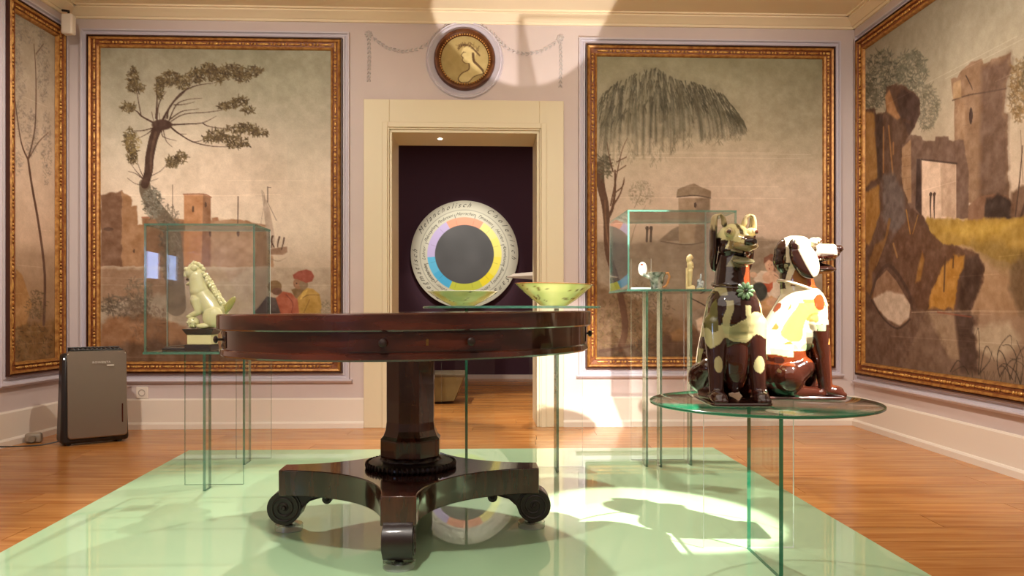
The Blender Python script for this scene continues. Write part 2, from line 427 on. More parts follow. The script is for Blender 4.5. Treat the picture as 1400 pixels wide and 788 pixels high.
# door casing and the lining of the deep reveal
bm = B((cx0, dx0, -.035, 0, 0, cz), (dx1, cx1, -.035, 0, 0, cz), (dx0, dx1, -.035, 0, dz, cz))
o = obj('trim_4', bm, M['cream'], kind='structure', bevel=.004); WB.put(o)
t = .022
bm = B((dx0-.05, dx0-.012, -.05, -.034, 0, dz+.05), (dx1+.012, dx1+.05, -.05, -.034, 0, dz+.05), (dx0-.012, dx1+.012, -.05, -.034, dz+.012, dz+.05))
o = obj('trim_5', bm, M['cream'], kind='structure', bevel=.004); WB.put(o)
bm = B((dx0, dx0+.018, -.02, .44, 0, dz), (dx1-.018, dx1, -.02, .44, 0, dz), (dx0, dx1, -.02, .44, dz-.02, dz))
o = obj('trim_6', bm, M['cream'], kind='structure', bevel=.003); WB.put(o)

# floorboards
def floor_mat():
    m, n, l, p = nodes('oak_boards')
    tc = n.new('ShaderNodeTexCoord'); oi = n.new('ShaderNodeObjectInfo')
    ad = n.new('ShaderNodeVectorMath'); ad.operation = 'ADD'; l.new(tc.outputs['Object'], ad.inputs[0])
    cm = n.new('ShaderNodeMath'); cm.operation = 'MULTIPLY'; cm.inputs[1].default_value = 37
    l.new(oi.outputs['Random'], cm.inputs[0]); l.new(cm.outputs[0], ad.inputs[1])
    mp = n.new('ShaderNodeMapping'); mp.inputs['Scale'].default_value = (.9, 11, 1); l.new(ad.outputs[0], mp.inputs['Vector'])
    nz = n.new('ShaderNodeTexNoise'); nz.inputs['Scale'].default_value = 2.2; nz.inputs['Detail'].default_value = 7
    nz.inputs['Distortion'].default_value = .6
    l.new(mp.outputs[0], nz.inputs['Vector'])
    r = n.new('ShaderNodeValToRGB'); r.color_ramp.elements[0].position = .3; r.color_ramp.elements[1].position = .7
    r.color_ramp.elements[0].color = lin((168, 102, 44)); r.color_ramp.elements[1].color = lin((206, 146, 82))
    l.new(nz.outputs['Fac'], r.inputs['Fac'])
    mx = n.new('ShaderNodeMix'); mx.data_type = 'RGBA'; mx.blend_type = 'MULTIPLY'; mx.inputs['Factor'].default_value = 1
    mr = n.new('ShaderNodeMapRange'); mr.inputs['To Min'].default_value = .88; mr.inputs['To Max'].default_value = 1.1
    l.new(oi.outputs['Random'], mr.inputs['Value']); l.new(r.outputs['Color'], mx.inputs[6]); l.new(mr.outputs[0], mx.inputs[7])
    l.new(mx.outputs[2], p.inputs['Base Color']); p.inputs['Roughness'].default_value = .22
    p.inputs['Specular IOR Level'].default_value = .4
    return m
M['oak'] = floor_mat(); M['subfloor'] = mat('subfloor', (88, 48, 22), .7)
fl = obj('floor', B((-4.2, 4.2, -2.05, 9.98, -.06, -.012)), M['subfloor'], kind='structure')
pm = []
PW = .19
for L in (1.3, 1.7, 2.1, 2.5):
    bm = B((0, L-.003, 0, PW-.003, -.012, 0)); me = bpy.data.meshes.new('plank'); bmesh.ops.bevel(bm, geom=bm.edges, offset=.0012, segments=1)
    bm.to_mesh(me); bm.free(); me.materials.append(M['oak']); pm.append((L, me))
y = -1.85
while y < 9.75:
    x = -3.5-random.random()*1.2
    while x < 2.85:
        L, me = random.choice(pm)
        o = bpy.data.objects.new('plank', me); link(o); o.location = (x, y, 0); o.parent = fl
        x += L
    y += PW

# ------------------------------------------------------------------ paintings
pv = vcol_mat('painted_canvas', .62, gain=1.3, spec=.25)
def painting(wall, name, label, s0, s1, z0, z1, fn, seed, fw=.078, right_extra=0, res=.005):
    W = wall; e = W.empty(name, label, 'painting', s0, z0)
    w_, h = s1-s0, z1-z0
    prof = [(-fw, -.012), (-fw+.005, -.030), (-fw+.017, -.036), (-fw+.020, -.026), (-.026, -.030), (-.023, -.044), (-.010, -.050), (-.004, -.042), (0, -.030)]
    obj('frame', ring(bmesh.new(), 0, w_, 0, h, prof, [0, 0, 1, 1, 1, 0, 0, 0]), [M['gilt'], M['gilt_groove']], e)
    obj('frame_edge', ring(bmesh.new(), 0, w_, 0, h, [(0, -.045), (.008, -.045), (.008, 0)]), M['gilt_dark'], e)
    # carved reeds and beads
    bm = bmesh.new(); rs = random.Random(seed)
    def piece(x, z, a, L, r, y=-.033):
        Mx = Matrix.Translation((x, y, z)) @ Matrix.Rotation(-a, 4, 'Y') @ Matrix.Diagonal((L, r*.8, r, 1))
        ball(bm, Mx @ Matrix.Rotation(PI/2, 4, 'Y'), 8, 5)
    d = .042
    for side in range(4):
        Ln = (w_ if side % 2 == 0 else h)-2*d; pos = .03
        while pos < Ln-.02:
            for L, r in ((.045, .0085), (.009, .010), (.009, .010), (.018, .011), (.009, .010), (.009, .010)):
                c = pos+L
                if side == 0: piece(d+c, d, 0, L, r)
                elif side == 2: piece(d+c, h-d, 0, L, r)
                elif side == 1: piece(w_-d, d+c, PI/2, L, r)
                else: piece(d, d+c, PI/2, L, r)
                pos += 2*L+.004
                if pos > Ln-.02: break
    o = obj('carving', bm, M['gilt2'], e, smooth=True, sharp=0, kind='stuff')
    c = Canvas(W, s0+fw-.004, s1-fw+.004, z0+fw-.004, z1-fw+.004, res, seed)
    fn(c)
    c.I = (c.I*.84+c.I.mean(-1, keepdims=True)*.16)*np.array([.99, 1.0, 1.015])
    c.I *= 1+(RS.rand(c.h, c.w, 1)-.5)*.05
    # the weave's thin horizontal wear
    for i in range(10):
        yy = c.rs.randint(int(c.h*.2), c.h-2); a, b = sorted(c.rs.randint(0, c.w, 2)); c.I[yy, a:b] += 12
    cv = c.mesh('canvas', e, pv, -.010)
    cv.location = (fw-.004, 0, fw-.004)
    n_[0] += 1
    return e
def panel_ring(W, num, s0, s1, z0, z1, wd=.055):
    prof = [(.008, -.004), (.010, -.022), (.022, -.022), (.028, -.012), (wd-.016, -.014), (wd-.010, -.030), (wd, -.030), (wd+.004, 0)]
    o = obj('trim_%d' % num, ring(bmesh.new(), s0, s1, z0, z1, prof), M['lilac'], kind='structure'); W.put(o)
    o = obj('trim_%d' % (num+10), along(bmesh.new(), s0-wd-.02, s1+wd+.02, [(0, z0-wd-.026), (-.02, z0-wd-.024), (-.042, z0-wd-.008), (-.042, z0-wd), (0, z0-wd)]), M['lilac'], kind='structure'); W.put(o)

def paint_harbour(c):
    g = [(250, 60, (138, 132, 104)), (250, 120, (160, 150, 124)), (250, 190, (186, 172, 146)), (250, 265, (206, 184, 156)), (250, 320, (204, 184, 156)), (250, 360, (188, 166, 138)),
         (250, 380, (172, 150, 122)), (250, 430, (164, 144, 118)), (250, 500, (124, 88, 58))]
    c.grad(g); c.mottle(13, 9)
    c.oval(380, 110, 75, 50, (132, 130, 100), .35, 1.4); c.oval(300, 235, 70, 55, (218, 188, 158), .45, 1.4); c.oval(170, 110, 40, 60, (146, 138, 112), .4, 1.4)
    # castle
    c.crop(130, 250, 3.153)
    base = (148, 104, 66); sh = (112, 76, 52)
    c.poly([(28, 360), (28, 58), (65, 40), (90, 44), (120, 32), (120, 360)], sh, .95, 2, rough=2)
    c.poly([(118, 360), (118, 32), (132, 45), (158, 62), (160, 100), (185, 100), (185, 180), (205, 180), (205, 150), (262, 145), (262, 152), (520, 165), (600, 155), (745, 185), (760, 220), (770, 330), (770, 362)], base, .96, 2, rough=2)
    c.poly([(205, 150), (385, 165), (385, 360), (230, 360)], (128, 90, 62), .7, 3)
    c.poly([(385, 360), (385, 52), (470, 52), (462, 360)], (176, 118, 72), .95, 1.5)
    c.poly([(460, 360), (468, 50), (500, 62), (500, 360)], (134, 90, 58), .95, 1.5)
    c.poly([(500, 360), (500, 150), (745, 185), (765, 300), (765, 360)], (176, 142, 108), .6, 4)
    c.stroke([(383, 50), (470, 50), (502, 64)], 5, 5, (150, 96, 66)); c.stroke([(205, 150), (262, 146)], 6, 4, (160, 100, 70))
    c.poly([(506, 152), (530, 148), (536, 165), (506, 170)], (160, 112, 78))
    c.stroke([(532, 180), (700, 190), (742, 196)], 5, 5, (196, 160, 124))
    for q in ((424, 114, 5, 14), (478, 95, 5, 12), (170, 295, 4, 9), (498, 220, 5, 14), (618, 215, 6, 18), (60, 200, 22, 8)): c.oval(*q, (84, 58, 42), .85)
    c.stroke([(336, 10), (336, 150)], 3, 2.4, (84, 62, 48)); c.stroke([(618, 60), (616, 175)], 3, 5, (84, 62, 48))
    # water and reflections
    c.poly([(25, 366), (1010, 366), (1010, 600), (25, 600)], (158, 138, 112), .55, 3)
    c.poly([(28, 366), (390, 372), (380, 470), (28, 520)], (132, 92, 62), .7, 8, rough=4)
    c.poly([(390, 372), (640, 372), (600, 420), (400, 450)], (160, 122, 88), .4, 8, rough=4)
    for y in (364, 370, 410, 440): c.stroke([(28, y), (300, y+4), (620, y+1)], 1.6, 1.2, (196, 176, 148), .6)
    # bank in front
    c.poly([(25, 620), (60, 582), (120, 570), (170, 575), (225, 560), (330, 600), (420, 640), (520, 640), (700, 690), (1040, 700), (1040, 790), (25, 790)], (138, 92, 56), .95, 5, rough=5)
    c.poly([(25, 720), (150, 690), (300, 680), (600, 720), (1040, 720), (1040, 800), (25, 800)], (88, 62, 42), .8, 8, rough=6)
    c.leaves(130, 530, 110, 45, 260, 13, [(92, 76, 58), (108, 92, 68), (76, 62, 48)], .55)
    c.leaves(190, 470, 60, 60, 160, 12, [(96, 80, 62), (112, 96, 72)], .5); c.leaves(230, 600, 90, 90, 200, 12, [(112, 80, 54), (96, 70, 50)], .4)
    c.poly([(90, 560), (190, 490), (225, 600), (160, 600)], (100, 78, 58), .5, 10, rough=6)
    # leafy foot of the tree, then the trunk
    c.crop(130, 70, 3.582)
    c.stroke([(245, 650), (255, 700), (300, 770), (345, 830), (380, 900), (390, 1050), (400, 1250)], 52, 95, (104, 88, 68), .8)
    c.leaves(285, 745, 45, 75, 260, 13, [(110, 104, 86), (86, 76, 60), (128, 122, 104)], .65); c.leaves(370, 950, 50, 200, 420, 14, [(104, 92, 74), (86, 72, 56), (128, 112, 92)], .5)
    tr = (70, 46, 34)
    c.stroke([(318, 362), (290, 425), (270, 520), (264, 590), (246, 655)], 44, 38, tr); c.stroke([(300, 400), (278, 500), (276, 590)], 12, 10, (96, 68, 50), .7)
    c.oval(330, 362, 50, 26, tr, 1, .2)
    br = [([(330, 345), (360, 290), (420, 210), (500, 170), (580, 160)], 11), ([(355, 330), (370, 270), (440, 200), (480, 150)], 9), ([(305, 340), (315, 260), (350, 200)], 8), ([(300, 330), (306, 230), (300, 170)], 8),
          ([(285, 350), (230, 320), (205, 295), (150, 270)], 9), ([(228, 318), (212, 230), (200, 160)], 5), ([(365, 340), (400, 265), (450, 240), (525, 232)], 6), ([(390, 265), (440, 262), (490, 250)], 5),
          ([(370, 335), (420, 300), (460, 290), (510, 285)], 6), ([(375, 345), (440, 310), (560, 300), (640, 285), (720, 260)], 5), ([(378, 362), (460, 358), (530, 352), (595, 320)], 8), ([(530, 355), (560, 370), (640, 380), (760, 370)], 5),
          ([(375, 375), (420, 410), (480, 445), (560, 465), (640, 470), (740, 465)], 7), ([(380, 380), (410, 405), (450, 408)], 6), ([(335, 380), (350, 440), (380, 470)], 4), ([(330, 380), (335, 420), (400, 440)], 5),
          ([(300, 372), (240, 390), (185, 392)], 6), ([(290, 375), (260, 405), (205, 432)], 6), ([(240, 630), (200, 600), (165, 590)], 4), ([(238, 625), (205, 590), (180, 555)], 4), ([(238, 615), (222, 580), (208, 540)], 4), ([(235, 655), (200, 650), (160, 622)], 3),
          ([(270, 615), (320, 590), (350, 560)], 4), ([(270, 640), (310, 625)], 3), ([(290, 350), (280, 300)], 4), ([(320, 345), (318, 305)], 4), ([(345, 345), (350, 300)], 4), ([(480, 445), (520, 440), (580, 405)], 4)]
    for pts, w0 in br: c.stroke(pts, w0, 2, tr)
    fo = [(190, 125, 26, 45), (165, 275, 38, 22), (200, 180, 45, 25), (320, 180, 22, 60), (370, 135, 45, 38), (430, 155, 35, 35), (500, 120, 45, 35), (560, 90, 40, 30), (600, 120, 50, 40), (680, 95, 60, 30),
          (720, 130, 40, 22), (175, 440, 28, 60), (185, 510, 28, 40), (380, 545, 34, 28), (425, 520, 25, 28), (650, 270, 50, 18), (710, 250, 40, 22), (750, 290, 30, 14), (600, 410, 50, 24), (660, 430, 90, 14), (720, 380, 80, 24), (800, 400, 50, 18), (700, 460, 60, 16), (560, 430, 30, 16), (780, 100, 40, 24)]
    for x, y, rx, ry in fo: c.leaves(x, y, rx, ry, int(rx*ry/13)+14, 12, [(78, 60, 34), (98, 78, 44), (64, 50, 32), (112, 94, 56)], .75)
    c.leaves(190, 450, 40, 60, 90, 9, [(140, 116, 56), (126, 104, 60)], .6)
    # ship and figures
    c.crop(300, 250, 4.378)
    c.poly([(252, 45), (272, 80), (302, 160), (334, 330), (322, 400), (290, 402), (276, 250), (262, 120)], (172, 148, 124), .9, 1.4)
    c.stroke([(290, 25), (290, 115)], 4, 5, (60, 42, 34)); c.stroke([(286, 110), (342, 226)], 3, 3, (90, 66, 50)); c.stroke([(255, 45), (272, 90), (250, 240), (225, 400)], 2, 2, (120, 92, 70)); c.stroke([(292, 28), (310, 30)], 4, 2, (60, 42, 34))
    c.poly([(300, 402), (330, 392), (405, 382), (408, 415), (382, 432), (302, 430)], (138, 104, 78), .95, 1.4); c.stroke([(300, 432), (360, 436), (410, 432)], 3, 3, (190, 164, 136)); c.stroke([(300, 450), (350, 470), (400, 450)], 8, 3, (140, 116, 92), .6)
    for pts, w0 in (([(320, 320), (312, 350), (328, 385)], 12), ([(318, 350), (310, 388)], 6), ([(360, 325), (352, 355), (350, 385)], 10), ([(388, 330), (382, 365), (372, 400)], 9)): c.stroke(pts, w0, w0*.5, (84, 58, 44))
    c.poly([(195, 790), (235, 745), (285, 680), (345, 690), (380, 790)], (72, 60, 54), .97, 1.5); c.oval(332, 622, 42, 38, (116, 86, 50)); c.oval(345, 650, 30, 22, (104, 70, 50)); c.poly([(338, 690), (380, 650), (430, 660), (475, 700), (490, 790), (370, 790)], (156, 76, 48), .97, 1.5)
    c.stroke([(400, 670), (440, 720), (430, 780)], 6, 4, (120, 54, 38)); c.poly([(430, 640), (470, 625), (520, 640), (500, 700), (455, 690)], (112, 84, 48), .97)
    c.poly([(468, 690), (520, 628), (560, 635), (598, 665), (612, 730), (606, 800), (480, 800)], (166, 126, 48), .97, 1.5); c.poly([(480, 700), (500, 650), (530, 640), (510, 690)], (196, 156, 70)); c.stroke([(500, 690), (530, 672), (600, 672)], 5, 4, (112, 78, 32)); c.stroke([(540, 700), (500, 790)], 5, 4, (122, 88, 36))
    c.oval(474, 602, 32, 34, (142, 98, 66)); c.oval(505, 610, 26, 30, (120, 96, 66)); c.poly([(440, 552), (470, 530), (520, 518), (552, 530), (568, 560), (555, 590), (520, 600), (470, 578), (446, 575)], (140, 62, 42), .97); c.oval(462, 602, 5, 3, (66, 40, 30)); c.oval(448, 612, 4, 6, (120, 76, 54))
    c.leaves(635, 745, 30, 40, 70, 10, [(112, 100, 74), (130, 116, 88)], .6)
def paint_willow(c):
    g = [(960, 70, (124, 118, 84)), (960, 120, (144, 134, 102)), (960, 190, (172, 154, 122)), (960, 260, (188, 164, 136)), (960, 318, (190, 160, 132)), (960, 335, (150, 128, 102)), (960, 400, (144, 122, 96)), (960, 450, (128, 100, 74)), (960, 505, (92, 68, 46))]
    c.grad(g); c.mottle(11, 9); c.oval(1080, 160, 60, 60, (134, 124, 94), .4, 1.4); c.oval(1000, 260, 90, 50, (204, 174, 146), .4, 1.4)
    c.crop(800, 240, 2.918)
    # far shore, water
    c.poly([(40, 265), (180, 275), (300, 262), (400, 280), (480, 260), (560, 230), (700, 250), (940, 290), (940, 360), (40, 380)], (128, 106, 82), .75, 4, rough=4)
    c.poly([(760, 262), (940, 258), (940, 285), (700, 290)], (150, 130, 106), .8, 3)
    c.stroke([(300, 262), (400, 276), (480, 262), (540, 236)], 4, 4, (96, 76, 58)); c.poly([(290, 260), (345, 215), (375, 200), (380, 262)], (122, 100, 76), .9, 2)
    for i in range(9): c.stroke([(300+i*9, 258-i*6), (380, 262-i*7)], 1.5, 1.5, (92, 76, 60), .6)
    c.poly([(372, 270), (370, 90), (495, 88), (496, 262)], (152, 124, 94), .96, 1.4); c.poly([(435, 270), (440, 92), (495, 90), (497, 262)], (124, 100, 76), .8, 3); c.poly([(362, 78), (366, 55), (400, 42), (430, 32), (462, 46), (498, 62), (498, 88), (440, 80), (368, 88)], (138, 112, 84), .98, 1.4, rough=1)
    c.stroke([(364, 86), (435, 80), (498, 90)], 4, 4, (86, 66, 50)); c.oval(437, 118, 5, 11, (76, 56, 42)); c.stroke([(370, 150), (495, 155)], 1.5, 1.5, (96, 78, 60), .5)
    for x in (246, 262): c.oval(x, 210, 7, 9, (76, 58, 44)); c.stroke([(x, 215), (x-2, 262)], 12, 5, (76, 58, 44))
    c.poly([(40, 340), (940, 340), (940, 560), (40, 480)], (140, 120, 94), .45, 8)
    for i in range(26):
        y = 330+c.rs.randint(0, 170); x = 190+c.rs.randint(0, 500); c.stroke([(x, y), (x+50+c.rs.randint(0, 120), y+2)], 2.4, 1, (172, 150, 122) if i % 2 else (112, 92, 72), .45)
    for x in (315, 400, 470): c.oval(x, 390, 14, 40, (116, 96, 76), .5, .8)
    c.poly([(40, 430), (180, 470), (300, 560), (420, 570), (520, 600), (940, 560), (940, 770), (40, 770)], (112, 82, 52), .85, 8, rough=6)
    c.poly([(40, 690), (300, 640), (460, 700), (940, 700), (940, 790), (40, 790)], (76, 54, 36), .8, 10, rough=8)
    c.leaves(230, 560, 120, 130, 520, 9, [(98, 80, 48), (124, 104, 66), (76, 60, 38)], .5); c.leaves(110, 600, 70, 120, 320, 9, [(112, 90, 50), (84, 64, 36)], .5); c.leaves(300, 660, 110, 60, 260, 9, [(124, 84, 44), (92, 66, 38)], .5)
    c.leaves(225, 70, 52, 50, 230, 6, [(122, 108, 82), (140, 126, 98)], .7); c.stroke([(195, 130), (225, 60)], 3, 1.5, (112, 94, 70)); c.stroke([(180, 270), (200, 200), (240, 120)], 2.5, 1.2, (106, 88, 66))
    # trunk
    tr = (88, 56, 34)
    c.stroke([(58, -40), (62, 40), (78, 110), (84, 170)], 34, 26, tr); c.stroke([(84, 160), (86, 260), (96, 330), (128, 430), (152, 540), (158, 620), (140, 690)], 24, 26, tr); c.stroke([(90, 170), (108, 130), (118, 60), (118, -20)], 13, 6, tr)
    c.stroke([(110, 120), (140, 70), (155, 8)], 8, 2, tr); c.stroke([(78, 100), (88, 250), (130, 440)], 6, 5, (126, 86, 54), .6); c.stroke([(60, 60), (50, 20), (45, -20)], 6, 3, tr); c.stroke([(60, 700), (120, 690), (180, 680)], 16, 5, (76, 50, 32))
    for i in range(5): c.stroke([(62, 20), (48-i*3, 0-i*8)], 3, 1, tr)
    # willow crown
    c.crop(780, 50, 3.03)
    crown = [(118, 300), (120, 250), (150, 215), (200, 180), (240, 158), (300, 135), (350, 128), (400, 145), (440, 175), (470, 200), (520, 190), (580, 205), (630, 235), (680, 290), (712, 350), (705, 400), (660, 370), (600, 400), (540, 420), (480, 400), (430, 430), (380, 420), (330, 430), (250, 420), (180, 440), (120, 440)]
    c.poly(crown, (112, 104, 80), .42, 16, rough=8)
    cols = [(54, 50, 34), (70, 64, 44), (88, 80, 56), (104, 96, 72)]
    XT, TY = [118, 200, 300, 350, 440, 520, 630, 712], [250, 182, 140, 130, 178, 192, 240, 350]
    BX, BY = [118, 200, 270, 330, 380, 430, 500, 560, 620, 660, 712], [540, 540, 520, 490, 520, 440, 420, 430, 410, 390, 400]
    for i in range(520):
        x = 118+c.rs.rand()*590; top = np.interp(x, XT, TY); y = top+c.rs.rand()**1.3*(np.interp(x, BX, BY)-top)*.45; L = 22+c.rs.rand()*26; d = (x-330)/420+c.rs.randn()*.2
        c.stroke([(x, y), (x+d*L*.5, y+L*.5), (x+d*L*.7, y+L)], 4.5, 1.4, cols[c.rs.randint(3)], .6)
    for i in range(130):
        x = 125+c.rs.rand()*580; top = np.interp(x, XT, TY); bot = np.interp(x, BX, BY); y = top+c.rs.rand()*.45*(bot-top); end = min(bot+c.rs.rand()*22, y+70+c.rs.rand()*170)
        dx = (x-330)*.10+c.rs.randn()*5; cc = np.array(cols[c.rs.randint(4)]); n = int((end-y)/7)
        for k in range(n):
            t = k/n; px, py = x+dx*math.sin(t*PI/2), y+(end-y)*t; fade = .75-.25*t
            c.stroke([(px, py), (px, py+8)], 1.8, 1.5, cc, fade, False)
            for sg in (-1, 1): c.stroke([(px, py), (px+sg*(5+3*c.rs.rand()), py+7+4*c.rs.rand())], 2.6, 1, cc, fade, False)
    for x0, L in ((335, 120), (375, 100), (250, 90), (490, 60), (425, 70), (560, 50), (612, 60), (690, 50), (200, 90), (150, 100)):
        for j in range(26):
            x = x0+c.rs.randn()*9; y = np.interp(x0, [118, 712], [440, 370])+c.rs.rand()*L; c.stroke([(x, y), (x+c.rs.randn()*6, y+16)], 3, 1, (98, 90, 66), .6)
    c.leaves(140, 540, 26, 50, 110, 14, [(74, 64, 42), (96, 84, 58)], .6)
    for pts in ([(165, 700), (185, 600), (210, 480), (235, 420)], [(175, 560), (160, 500), (150, 440)], [(190, 520), (230, 500)], [(180, 650), (215, 620), (222, 590)], [(190, 560), (228, 535)]): c.stroke(pts, 6, 2, tr)
    # seated woman, reclining man
    c.crop(940, 290, 5.629)
    c.poly([(520, 480), (560, 450), (640, 460), (690, 490), (720, 540), (735, 620), (700, 700), (640, 690), (600, 610), (500, 520)], (196, 172, 144), .97, 1.6); c.oval(632, 500, 62, 46, (196, 152, 118)); c.oval(630, 405, 40, 55, (190, 142, 108)); c.poly([(580, 400), (582, 350), (630, 325), (690, 345), (695, 400), (670, 460), (655, 450), (662, 390), (620, 365)], (112, 66, 44), .97, 1.4)
    c.oval(640, 335, 20, 14, (124, 76, 52)); c.poly([(570, 545), (620, 550), (650, 535), (650, 580), (625, 615), (600, 615), (580, 575)], (170, 72, 40), .97); c.oval(545, 610, 62, 72, (52, 54, 46), .97); c.poly([(560, 690), (640, 640), (700, 690), (690, 760), (640, 860), (560, 860)], (184, 136, 84), .97, 2); c.oval(650, 690, 50, 34, (190, 142, 104)); c.oval(500, 480, 30, 22, (190, 148, 114))
    c.poly([(500, 840), (560, 740), (720, 760), (800, 860), (780, 1100), (500, 1100)], (150, 106, 60), .9, 4); c.stroke([(660, 480), (690, 500), (710, 530)], 4, 3, (84, 66, 52)); c.oval(617, 405, 4, 3, (60, 40, 30)); c.oval(640, 405, 4, 3, (60, 40, 30)); c.oval(625, 435, 8, 3, (160, 74, 56))
    c.stroke([(0, 650), (80, 690), (160, 735)], 8, 8, (60, 44, 34)); c.poly([(10, 790), (60, 745), (150, 740), (240, 800), (200, 900), (100, 960), (40, 860)], (128, 110, 88), .95, 2); c.poly([(60, 830), (110, 800), (140, 930), (100, 1010), (80, 940)], (196, 168, 138), .95, 2)
    c.poly([(-200, 950), (60, 900), (160, 960), (120, 1100), (-180, 1100)], (84, 58, 38), .85, 6, rough=4); c.poly([(-140, 930), (-60, 890), (20, 930), (-20, 990), (-120, 990)], (132, 92, 50), .8, 4)
    for i in range(14): c.stroke([(860+c.rs.randn()*20, 720), (860+c.rs.randn()*30, 620+c.rs.rand()*40)], 5, 2, (110, 98, 76), .6)
def paint_ruin(c):
    g = [(1280, 40, (138, 126, 102)), (1280, 100, (152, 138, 112)), (1280, 200, (172, 150, 122)), (1280, 290, (188, 160, 132)), (1280, 345, (168, 130, 92)), (1280, 400, (158, 124, 90)), (1280, 425, (148, 114, 84)), (1280, 480, (126, 100, 76)), (1280, 560, (104, 78, 56))]
    c.grad(g); c.mottle(12, 9)
    c.crop(1170, 50, 2.813)
    c.leaves(110, 160, 70, 110, 520, 13, [(82, 80, 64), (100, 98, 80), (64, 62, 48)], .55); c.leaves(220, 130, 60, 80, 420, 13, [(84, 80, 62), (102, 98, 78)], .55); c.leaves(280, 270, 45, 90, 380, 12, [(96, 88, 68), (112, 104, 82)], .5); c.leaves(60, 240, 30, 60, 200, 12, [(90, 84, 64)], .5)
    # round tower
    c.poly([(385, 640), (385, 250), (378, 210), (372, 165), (398, 155), (410, 130), (450, 100), (492, 84), (496, 104), (520, 98), (530, 85), (560, 78), (602, 62), (604, 130), (585, 180), (578, 290), (590, 300), (590, 420), (596, 640)], (132, 98, 70), .97, 1.6, rough=1.5)
    c.poly([(480, 640), (490, 120), (560, 90), (600, 66), (602, 130), (582, 190), (578, 290), (590, 310), (594, 640)], (92, 66, 52), .75, 10, rough=4); c.poly([(390, 380), (392, 250), (430, 240), (430, 400)], (164, 126, 92), .6, 8, rough=4); c.stroke([(378, 245), (440, 225), (500, 215), (585, 200)], 5, 4, (84, 60, 46)); c.stroke([(430, 150), (450, 190), (455, 205)], 5, 2, (60, 42, 34))
    c.oval(449, 305, 7, 32, (66, 46, 38)); c.oval(420, 310, 6, 50, (166, 130, 98), .5, .8); c.poly([(380, 240), (380, 180), (410, 165), (412, 235)], (164, 128, 86), .8, 2)
    for i in range(40): x = 395+c.rs.rand()*180; y = 240+c.rs.rand()*360; c.stroke([(x, y), (x+12+c.rs.rand()*20, y-2)], 2, 1.5, (76, 54, 44), .35)
    # gateway wall
    c.poly([(180, 640), (180, 410), (220, 378), (255, 382), (270, 400), (310, 402), (312, 384), (362, 384), (364, 400), (420, 396), (440, 520), (440, 700), (260, 700), (210, 680)], (104, 76, 60), .97, 1.6, rough=1.5); c.poly([(182, 430), (218, 395), (220, 640), (182, 640)], (158, 118, 80), .85, 2)
    for y in (455, 495, 540, 585): c.stroke([(182, y+6), (218, y)], 2, 2, (104, 76, 54), .8)
    c.poly([(260, 700), (260, 470), (392, 488), (392, 700)], (202, 168, 138), .98, 1.4); c.poly([(336, 690), (330, 485), (392, 488), (392, 700)], (166, 132, 104), .7, 3); c.stroke([(258, 472), (395, 488)], 7, 6, (70, 50, 40)); c.poly([(255, 470), (240, 470), (235, 660), (258, 690)], (62, 44, 38), .9, 1.5)
    for x in (294, 308): c.oval(x, 606, 6, 8, (70, 48, 38)); c.stroke([(x, 612), (x-1, 650), (x, 696)], 13, 5, (74, 52, 42))
    # mound right, bush
    c.poly([(436, 720), (440, 650), (480, 615), (540, 604), (590, 612), (615, 650), (620, 720)], (124, 86, 62), .95, 2); c.poly([(500, 700), (505, 620), (560, 608), (600, 630), (612, 700)], (50, 36, 30), .9, 4, rough=3)
    c.poly([(600, 700), (602, 600), (650, 565), (760, 560), (1500, 540), (1500, 760), (600, 760)], (96, 66, 46), .9, 4, rough=4)
    c.stroke([(620, 690), (636, 560), (648, 420)], 8, 5, (72, 48, 36)); c.stroke([(650, 560), (640, 360)], 4, 2, (96, 68, 50)); c.leaves(635, 210, 40, 120, 420, 12, [(112, 82, 44), (92, 70, 44), (132, 98, 52)], .55); c.leaves(760, 160, 120, 190, 900, 14, [(92, 80, 54), (112, 92, 56), (72, 62, 44)], .5)
    c.stroke([(640, 700), (700, 500), (760, 300)], 14, 8, (72, 48, 36))
    # grass bank
    c.poly([(265, 730), (280, 698), (360, 700), (440, 704), (560, 700), (700, 690), (1600, 660), (1600, 980), (640, 870), (560, 860), (420, 800), (330, 820)], (156, 118, 42), .96, 3, rough=3); c.poly([(330, 740), (460, 712), (640, 716), (560, 760), (420, 770)], (182, 142, 52), .7, 8, rough=5); c.poly([(420, 800), (560, 790), (700, 840), (1400, 860), (1400, 980), (560, 900)], (116, 88, 38), .6, 10, rough=6)
    # rocks left
    rk = (86, 58, 42)
    c.poly([(42, 1600), (42, 280), (78, 275), (85, 300), (120, 285), (122, 200), (150, 180), (195, 190), (250, 230), (255, 300), (215, 380), (182, 420), (182, 560), (215, 660), (262, 690), (300, 760), (330, 830), (360, 900), (300, 1000)], rk, .96, 2.5, rough=3)
    c.poly([(118, 230), (135, 205), (165, 290), (180, 310), (165, 320), (125, 290)], (160, 108, 62), .85, 3); c.poly([(42, 580), (42, 290), (75, 290), (80, 400), (95, 540), (60, 560)], (158, 110, 50), .85, 4, rough=3); c.poly([(42, 800), (42, 600), (95, 570), (98, 680), (60, 800)], (158, 106, 38), .85, 4, rough=3)
    for p_ in ([(112, 350), (112, 520)], [(132, 345), (148, 530)], [(150, 410), (150, 450)], [(190, 320), (215, 330)]): c.stroke(p_, 14, 9, (150, 100, 52), .8)
    c.poly([(182, 200), (250, 235), (250, 300), (215, 380), (180, 320), (160, 230)], (60, 40, 34), .75, 5, rough=3); c.poly([(84, 300), (110, 300), (105, 560), (88, 540)], (62, 44, 36), .8, 4); c.poly([(105, 545), (150, 520), (190, 600), (200, 720), (150, 760), (110, 680)], (100, 88, 84), .7, 8, rough=6)
    c.crop(1170, 280, 2.813)
